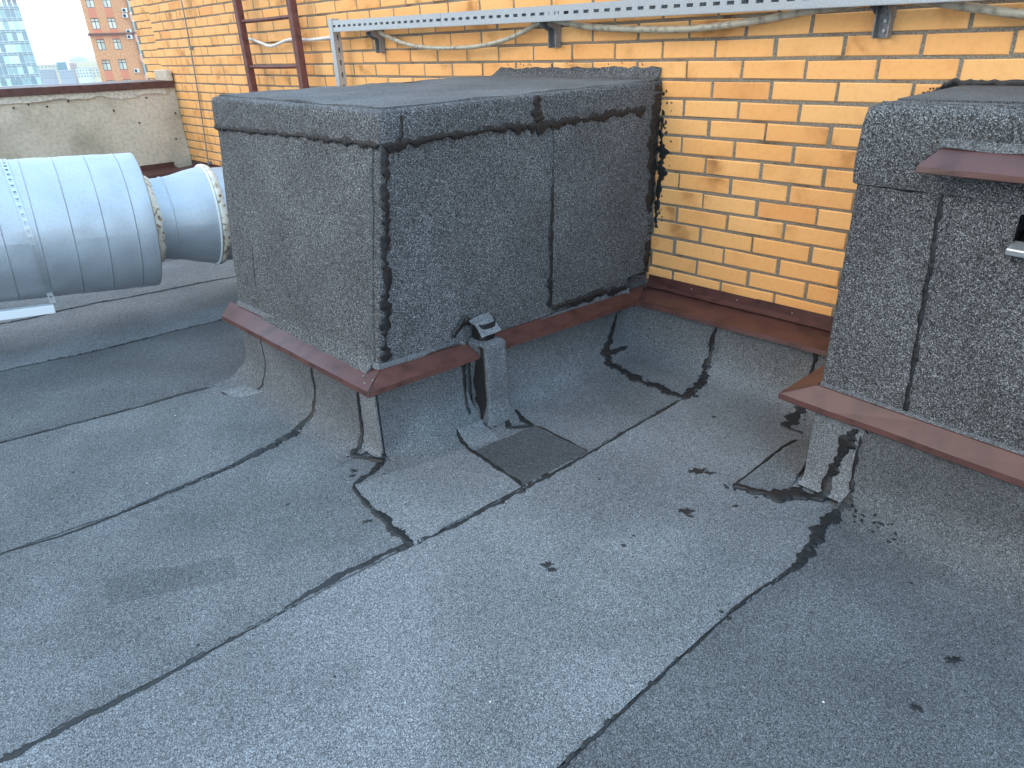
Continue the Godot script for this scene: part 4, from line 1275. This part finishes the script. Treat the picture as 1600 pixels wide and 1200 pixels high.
# ------------------------------------------------------------------ the city
func build_city() -> void:
	var g := part("ground", box_mesh(Vector3(4000, 1, 4000)), M.ground, self, Transform3D(Basis(), Vector3(-600, -40.5, 0)))
	g.set_meta("kind", "structure")
	# brick tower; its face looks at the roof
	var k := 1.2
	var cam := Vector3(1.836, 1.389, 2.792)
	var P := cam + (Vector3(-118.78, 1.37, -31.12) - cam) * k
	P.y = 0.0
	var t := thing("brick_tower", "orange brick apartment tower with white paned windows beyond the parapet", "building", P, 1.2967)
	var Y := func(y: float) -> float: return 1.389 + (y - 1.389) * k
	var W := 8.4 * k
	var zb := -6.0
	# wall with window openings: vertical piers and bands between
	var cols := [[-0.05, 0.95], [2.05, 3.05]]
	var rowsy := []
	for i in range(-8, 6):
		rowsy.append([2.32 + 2.68 * i, 3.72 + 2.68 * i])
	var st := st_new()
	var left := -0.72
	var edges := [left, -0.05, 0.95, 2.05, 3.05, 5.2]
	for e in [[0, 1], [2, 3], [4, 5]]:
		var x0: float = edges[e[0]] * k
		var x1: float = edges[e[1]] * k
		bx(st, Vector3((x0 + x1) * 0.5, -6.0, -0.5), Vector3(x1 - x0, 68.0, 1.0))
	part("pier", done(st), M.tower_brick, t)
	part("tower_body", box_mesh(Vector3(7.0, 68.0, 12.0)), M.tower_brick, t, Transform3D(Basis(), Vector3(left * k + 3.55, -6.0, -7.1)))
	for i in rowsy.size():
		for c in cols:
			var x0: float = c[0] * k
			var x1: float = c[1] * k
			var y0: float = Y.call(rowsy[i][0])
			var y1: float = Y.call(rowsy[i][1])
			var below: float = Y.call(rowsy[i][0] - 1.28)
			part("spandrel", box_mesh(Vector3(x1 - x0, y0 - below, 0.9)), M.tower_red if i % 3 != 2 else M.tower_brick, t, Transform3D(Basis(), Vector3((x0 + x1) * 0.5, (below + y0) * 0.5, -0.5)))
			if y0 < -4.0 or y0 > 14.0:
				continue
			var wd := part("window", box_mesh(Vector3(x1 - x0, y1 - y0, 0.06)), M.window_frame, t, Transform3D(Basis(), Vector3((x0 + x1) * 0.5, (y0 + y1) * 0.5, -0.45)))
			var ww := x1 - x0
			var hh := y1 - y0
			for q in [[-0.25, -0.15, 0.40, 0.60], [0.25, -0.15, 0.40, 0.60], [-0.25, 0.33, 0.40, 0.22], [0.25, 0.33, 0.40, 0.22]]:
				part("pane", box_mesh(Vector3(ww * q[2], hh * q[3], 0.02)), M.pane_b if (i + int(q[0] * 4)) % 3 != 0 else M.pane, wd, Transform3D(Basis(), Vector3(ww * q[0], hh * q[1], 0.03)))
	var cy: float = Y.call(4.28)
	st = st_new()
	bx(st, Vector3(2.4 * k, cy, 0.1), Vector3(6.6 * k, 0.28, 0.6))
	bx(st, Vector3(2.4 * k, cy + 0.2, 0.25), Vector3(6.8 * k, 0.12, 0.9))
	part("cornice", done(st), M.tower_trim, t)
	# glazed loggias at the right corner
	for i in 6:
		var y: float = Y.call(-1.6 + 2.68 * i)
		var lg := part("loggia", box_mesh(Vector3(2.4, 1.1, 1.0)), M.pink, t, Transform3D(Basis(), Vector3(5.2 * k + 1.0, y, 0.2)))
		for j in 3:
			part("pane", box_mesh(Vector3(0.6, 1.9, 0.05)), M.glass_c, lg, Transform3D(Basis(), Vector3(-0.75 + 0.75 * j, 1.6, 0.3)))
			part("post", box_mesh(Vector3(0.1, 2.1, 0.1)), M.tower_trim, lg, Transform3D(Basis(), Vector3(-1.12 + 0.75 * j, 1.6, 0.35)))
	# air conditioners
	var fwd := Vector3(sin(1.2967), 0, cos(1.2967))
	var rgt := Vector3(cos(1.2967), 0, -sin(1.2967))
	var where := ["lower of the two topmost pale air conditioners on the orange brick tower", "upper of the two topmost pale air conditioners on the orange brick tower", "lower of the middle pair of pale air conditioners on the orange brick tower", "upper of the middle pair of pale air conditioners on the orange brick tower", "single pale air conditioner low on the orange brick tower by the coping"]
	var spots := [[4.45, 6.6], [4.55, 7.28], [4.35, 3.9], [4.42, 4.6], [4.15, -0.55]]
	for i in 5:
		var p: Vector3 = P + rgt * spots[i][0] * k + fwd * 0.25
		p.y = Y.call(spots[i][1]) - 0.3
		var a := thing("air_conditioner", where[i], "air conditioner", p, 1.2967, "air conditioners on the brick tower")
		part("casing", box_mesh(Vector3(0.85, 0.62, 0.4), 0.02), M.white_paint, a, Transform3D(Basis(), Vector3(0, 0.31, 0)))
		var f := CylinderMesh.new()
		f.top_radius = 0.24
		f.bottom_radius = 0.24
		f.height = 0.03
		f.radial_segments = 20
		part("fan_grille", f, M.dark, a, Transform3D(Basis().rotated(Vector3.RIGHT, PI / 2), Vector3(-0.1, 0.31, 0.21)))
	# glass tower
	var G := Vector3(-290.69, 0, -59.5)
	var gt := thing("glass_tower", "green and blue glass curtain-wall office tower at the far left", "building", G, 1.361)
	part("tower_body", box_mesh(Vector3(27.0, 57.0, 20.0)), M.spandrel, gt, Transform3D(Basis(), Vector3(-13.6, -11.2, -10.3)))
	var cw := 1.42
	var st2 := st_new()
	for f in range(-2, 6):
		var y := 1.0 + 3.3 * f - 0.55
		for c in 14:
			var q := rng.randf()
			var m: Material = M.glass_a
			if q < 0.34: m = M.glass_b
			elif q < 0.5: m = M.glass_c
			elif q < 0.66: m = M.glass_d
			var x := -0.25 - cw * (c + 0.5)
			part("pane", box_mesh(Vector3(cw - 0.14, 2.25, 0.12)), m, gt, Transform3D(Basis(), Vector3(x, y + 1.35, -0.22)))
			part("spandrel", box_mesh(Vector3(cw - 0.14, 0.42, 0.10)), M.glass_b, gt, Transform3D(Basis(), Vector3(x, y - 0.12, -0.22)))
		bx(st2, Vector3(-10.1, y + 0.18, -0.1), Vector3(20.0, 0.10, 0.16))
		bx(st2, Vector3(-10.1, y - 0.42, -0.1), Vector3(20.0, 0.10, 0.16))
	for c in 15:
		bx(st2, Vector3(-0.25 - cw * c, 6.5, -0.08), Vector3(0.10, 21.5, 0.2))
	part("mullion_grid", done(st2), M.mullion, gt)
	var st3 := st_new()
	bx(st3, Vector3(-9.5, 19.1, 0.6), Vector3(22.0, 0.25, 1.8))
	for c in 12:
		bx(st3, Vector3(-0.5 - 1.6 * c, 18.4, 0.2), Vector3(0.15, 1.4, 0.15))
	part("roof_frame", done(st3), M.mullion, gt)
	# low far buildings
	var F := Vector3(-554.1, 0, -134.81)
	var ry := Vector3(cos(1.3282), 0, -sin(1.3282))
	var fz := Vector3(sin(1.3282), 0, cos(1.3282))
	var far := [
		["grey_block", "pale grey low block beside the foot of the glass tower", -14.5, 8.8, -4.6, M.plaster_grey, 0.0, 6],
		["teal_block", "teal roofed block sticking up among the far low buildings", -5.6, 5.6, -0.7, M.teal, -8.0, 4],
		["office_block", "lilac grey office block right below the teal block", -4.2, 8.2, -5.2, M.plaster_grey, 4.0, 5],
		["white_block", "long white block with dark window bands left of the orange brick tower", 5.8, 8.6, -4.7, M.mullion, 2.0, 5],
		["cream_house", "small cream house front against the edge of the orange brick tower", 13.5, 6.4, -4.9, M.plaster, 6.0, 3],
		["pink_house", "pink plastered house below the hazy dome", 0.8, 4.2, -1.6, M.pink, -20.0, 3],
		["cream_terrace", "hazy cream terrace of far roofs left of the teal block", -15.0, 18.0, -2.2, M.plaster, -60.0, 8]]
	for b in far:
		var h: float = b[4] + 40.0
		var o := thing(b[0], b[1], "building", F + ry * b[2] + fz * b[6] + Vector3(0, -40.0, 0), 1.3282)
		part("wall", box_mesh(Vector3(b[3], h, 9.0)), b[5], o, Transform3D(Basis(), Vector3(0, h * 0.5, -4.5)))
		part("roof", box_mesh(Vector3(b[3] + 0.4, 0.3, 9.4)), M.plaster_grey, o, Transform3D(Basis(), Vector3(0, h + 0.15, -4.5)))
		var nn: int = b[7]
		for fl in 3:
			for c in nn:
				part("window", box_mesh(Vector3(b[3] / nn * 0.55, 0.9, 0.2)), M.glass_b, o, Transform3D(Basis(), Vector3(-b[3] * 0.5 + b[3] * (c + 0.5) / nn, h - 1.1 - 1.7 * fl, 0.02)))
	var dm := thing("domed_hall", "hazy grey domed hall on the skyline beside the orange brick tower", "building", F + ry * 5.4 - fz * 70.0 + Vector3(0, -40.0, 0), 1.3282)
	part("drum", box_mesh(Vector3(15.0, 39.5, 14.0)), M.plaster, dm, Transform3D(Basis(), Vector3(1.0, 19.75, -7.0)))
	var arc := []
	for i in 13:
		var a := PI * 0.5 * i / 12.0
		arc.append([3.6 * sin(a), 6.6 * cos(a)])
	part("dome", lathe(Vector3(0, 39.4, -7.0), Vector3.UP, arc, 32) if false else dome_mesh(6.6, 3.6), M.dome, dm, Transform3D(Basis(), Vector3(0, 39.3, -7.0)))
	var sk := thing("scaffold_block", "hazy block with dark roof frames between the dome and the orange brick tower", "building", F + ry * 14.5 - fz * 40.0 + Vector3(0, -40.0, 0), 1.3282)
	part("wall", box_mesh(Vector3(8.0, 39.6, 8.0)), M.plaster, sk, Transform3D(Basis(), Vector3(0, 19.8, -4.0)))
	for c in 4:
		part("frame", box_mesh(Vector3(0.3, 2.6, 0.3)), M.spandrel, sk, Transform3D(Basis(), Vector3(-3.0 + 2.0 * c, 40.5, -0.5)))
	part("frame", box_mesh(Vector3(8.0, 0.3, 0.3)), M.spandrel, sk, Transform3D(Basis(), Vector3(0, 40.9, -0.5)))

func dome_mesh(r: float, h: float) -> ArrayMesh:
	var rows := []
	for i in 33:
		var a := TAU * (i % 32) / 32.0
		var row := PackedVector3Array()
		for j in 11:
			var b := PI * 0.5 * j / 10.0
			row.append(Vector3(cos(a) * r * cos(b), h * sin(b), -sin(a) * r * cos(b)))
		rows.append(row)
	return grid_mesh(rows)

func _ready() -> void:
	rng.seed = 4711
	nz.seed = 3
	nz.frequency = 1.0
	nz.noise_type = FastNoiseLite.TYPE_SIMPLEX_SMOOTH
	nz.fractal_type = FastNoiseLite.FRACTAL_NONE
	nf.seed = 9
	nf.frequency = 0.1
	nf.noise_type = FastNoiseLite.TYPE_SIMPLEX_SMOOTH
	nf.fractal_type = FastNoiseLite.FRACTAL_NONE
	set_up_view()
	var F := [Vector2(0.97, -2.85), Vector2(1.66, -2.972), Vector2(2.35, -3.051)]
	for k in [-3.05, -2.2, -1.62, -0.80]:
		seams.append(F.map(func(v): return v + Vector2(0, k)))
	seams.append(F)
	seams.append([Vector2(1.416, -2.076), Vector2(2.077, -2.156), Vector2(2.5, -2.226)])
	seams.append([Vector2(1.84, -1.238), Vector2(2.18, -1.302), Vector2(2.647, -1.391)])
	seams.append([Vector2(1.85, -0.537), Vector2(2.07, -0.507), Vector2(2.43, -0.505), Vector2(2.8, -0.554)])
	var A := [Vector2(0.52, 0.416), Vector2(1.09, 0.406), Vector2(1.43, 0.391), Vector2(1.86, 0.361), Vector2(2.3, 0.322), Vector2(2.95, 0.288)]
	seams.append(A)
	var B := [Vector2(0.8, 1.227), Vector2(1.17, 1.24), Vector2(1.47, 1.197), Vector2(2.09, 1.178)]
	seams.append(B)
	for k in [0.95, 1.9, 2.85, 3.8]:
		seams.append(B.map(func(v): return v + Vector2(0, k)))
	make_materials()
	build_roof()
	build_wall()
	build_parapet()
	build_left_shaft()
	build_right_shaft()
	build_duct()
	build_ladder()
	build_rail()
	build_cables()
	build_city()
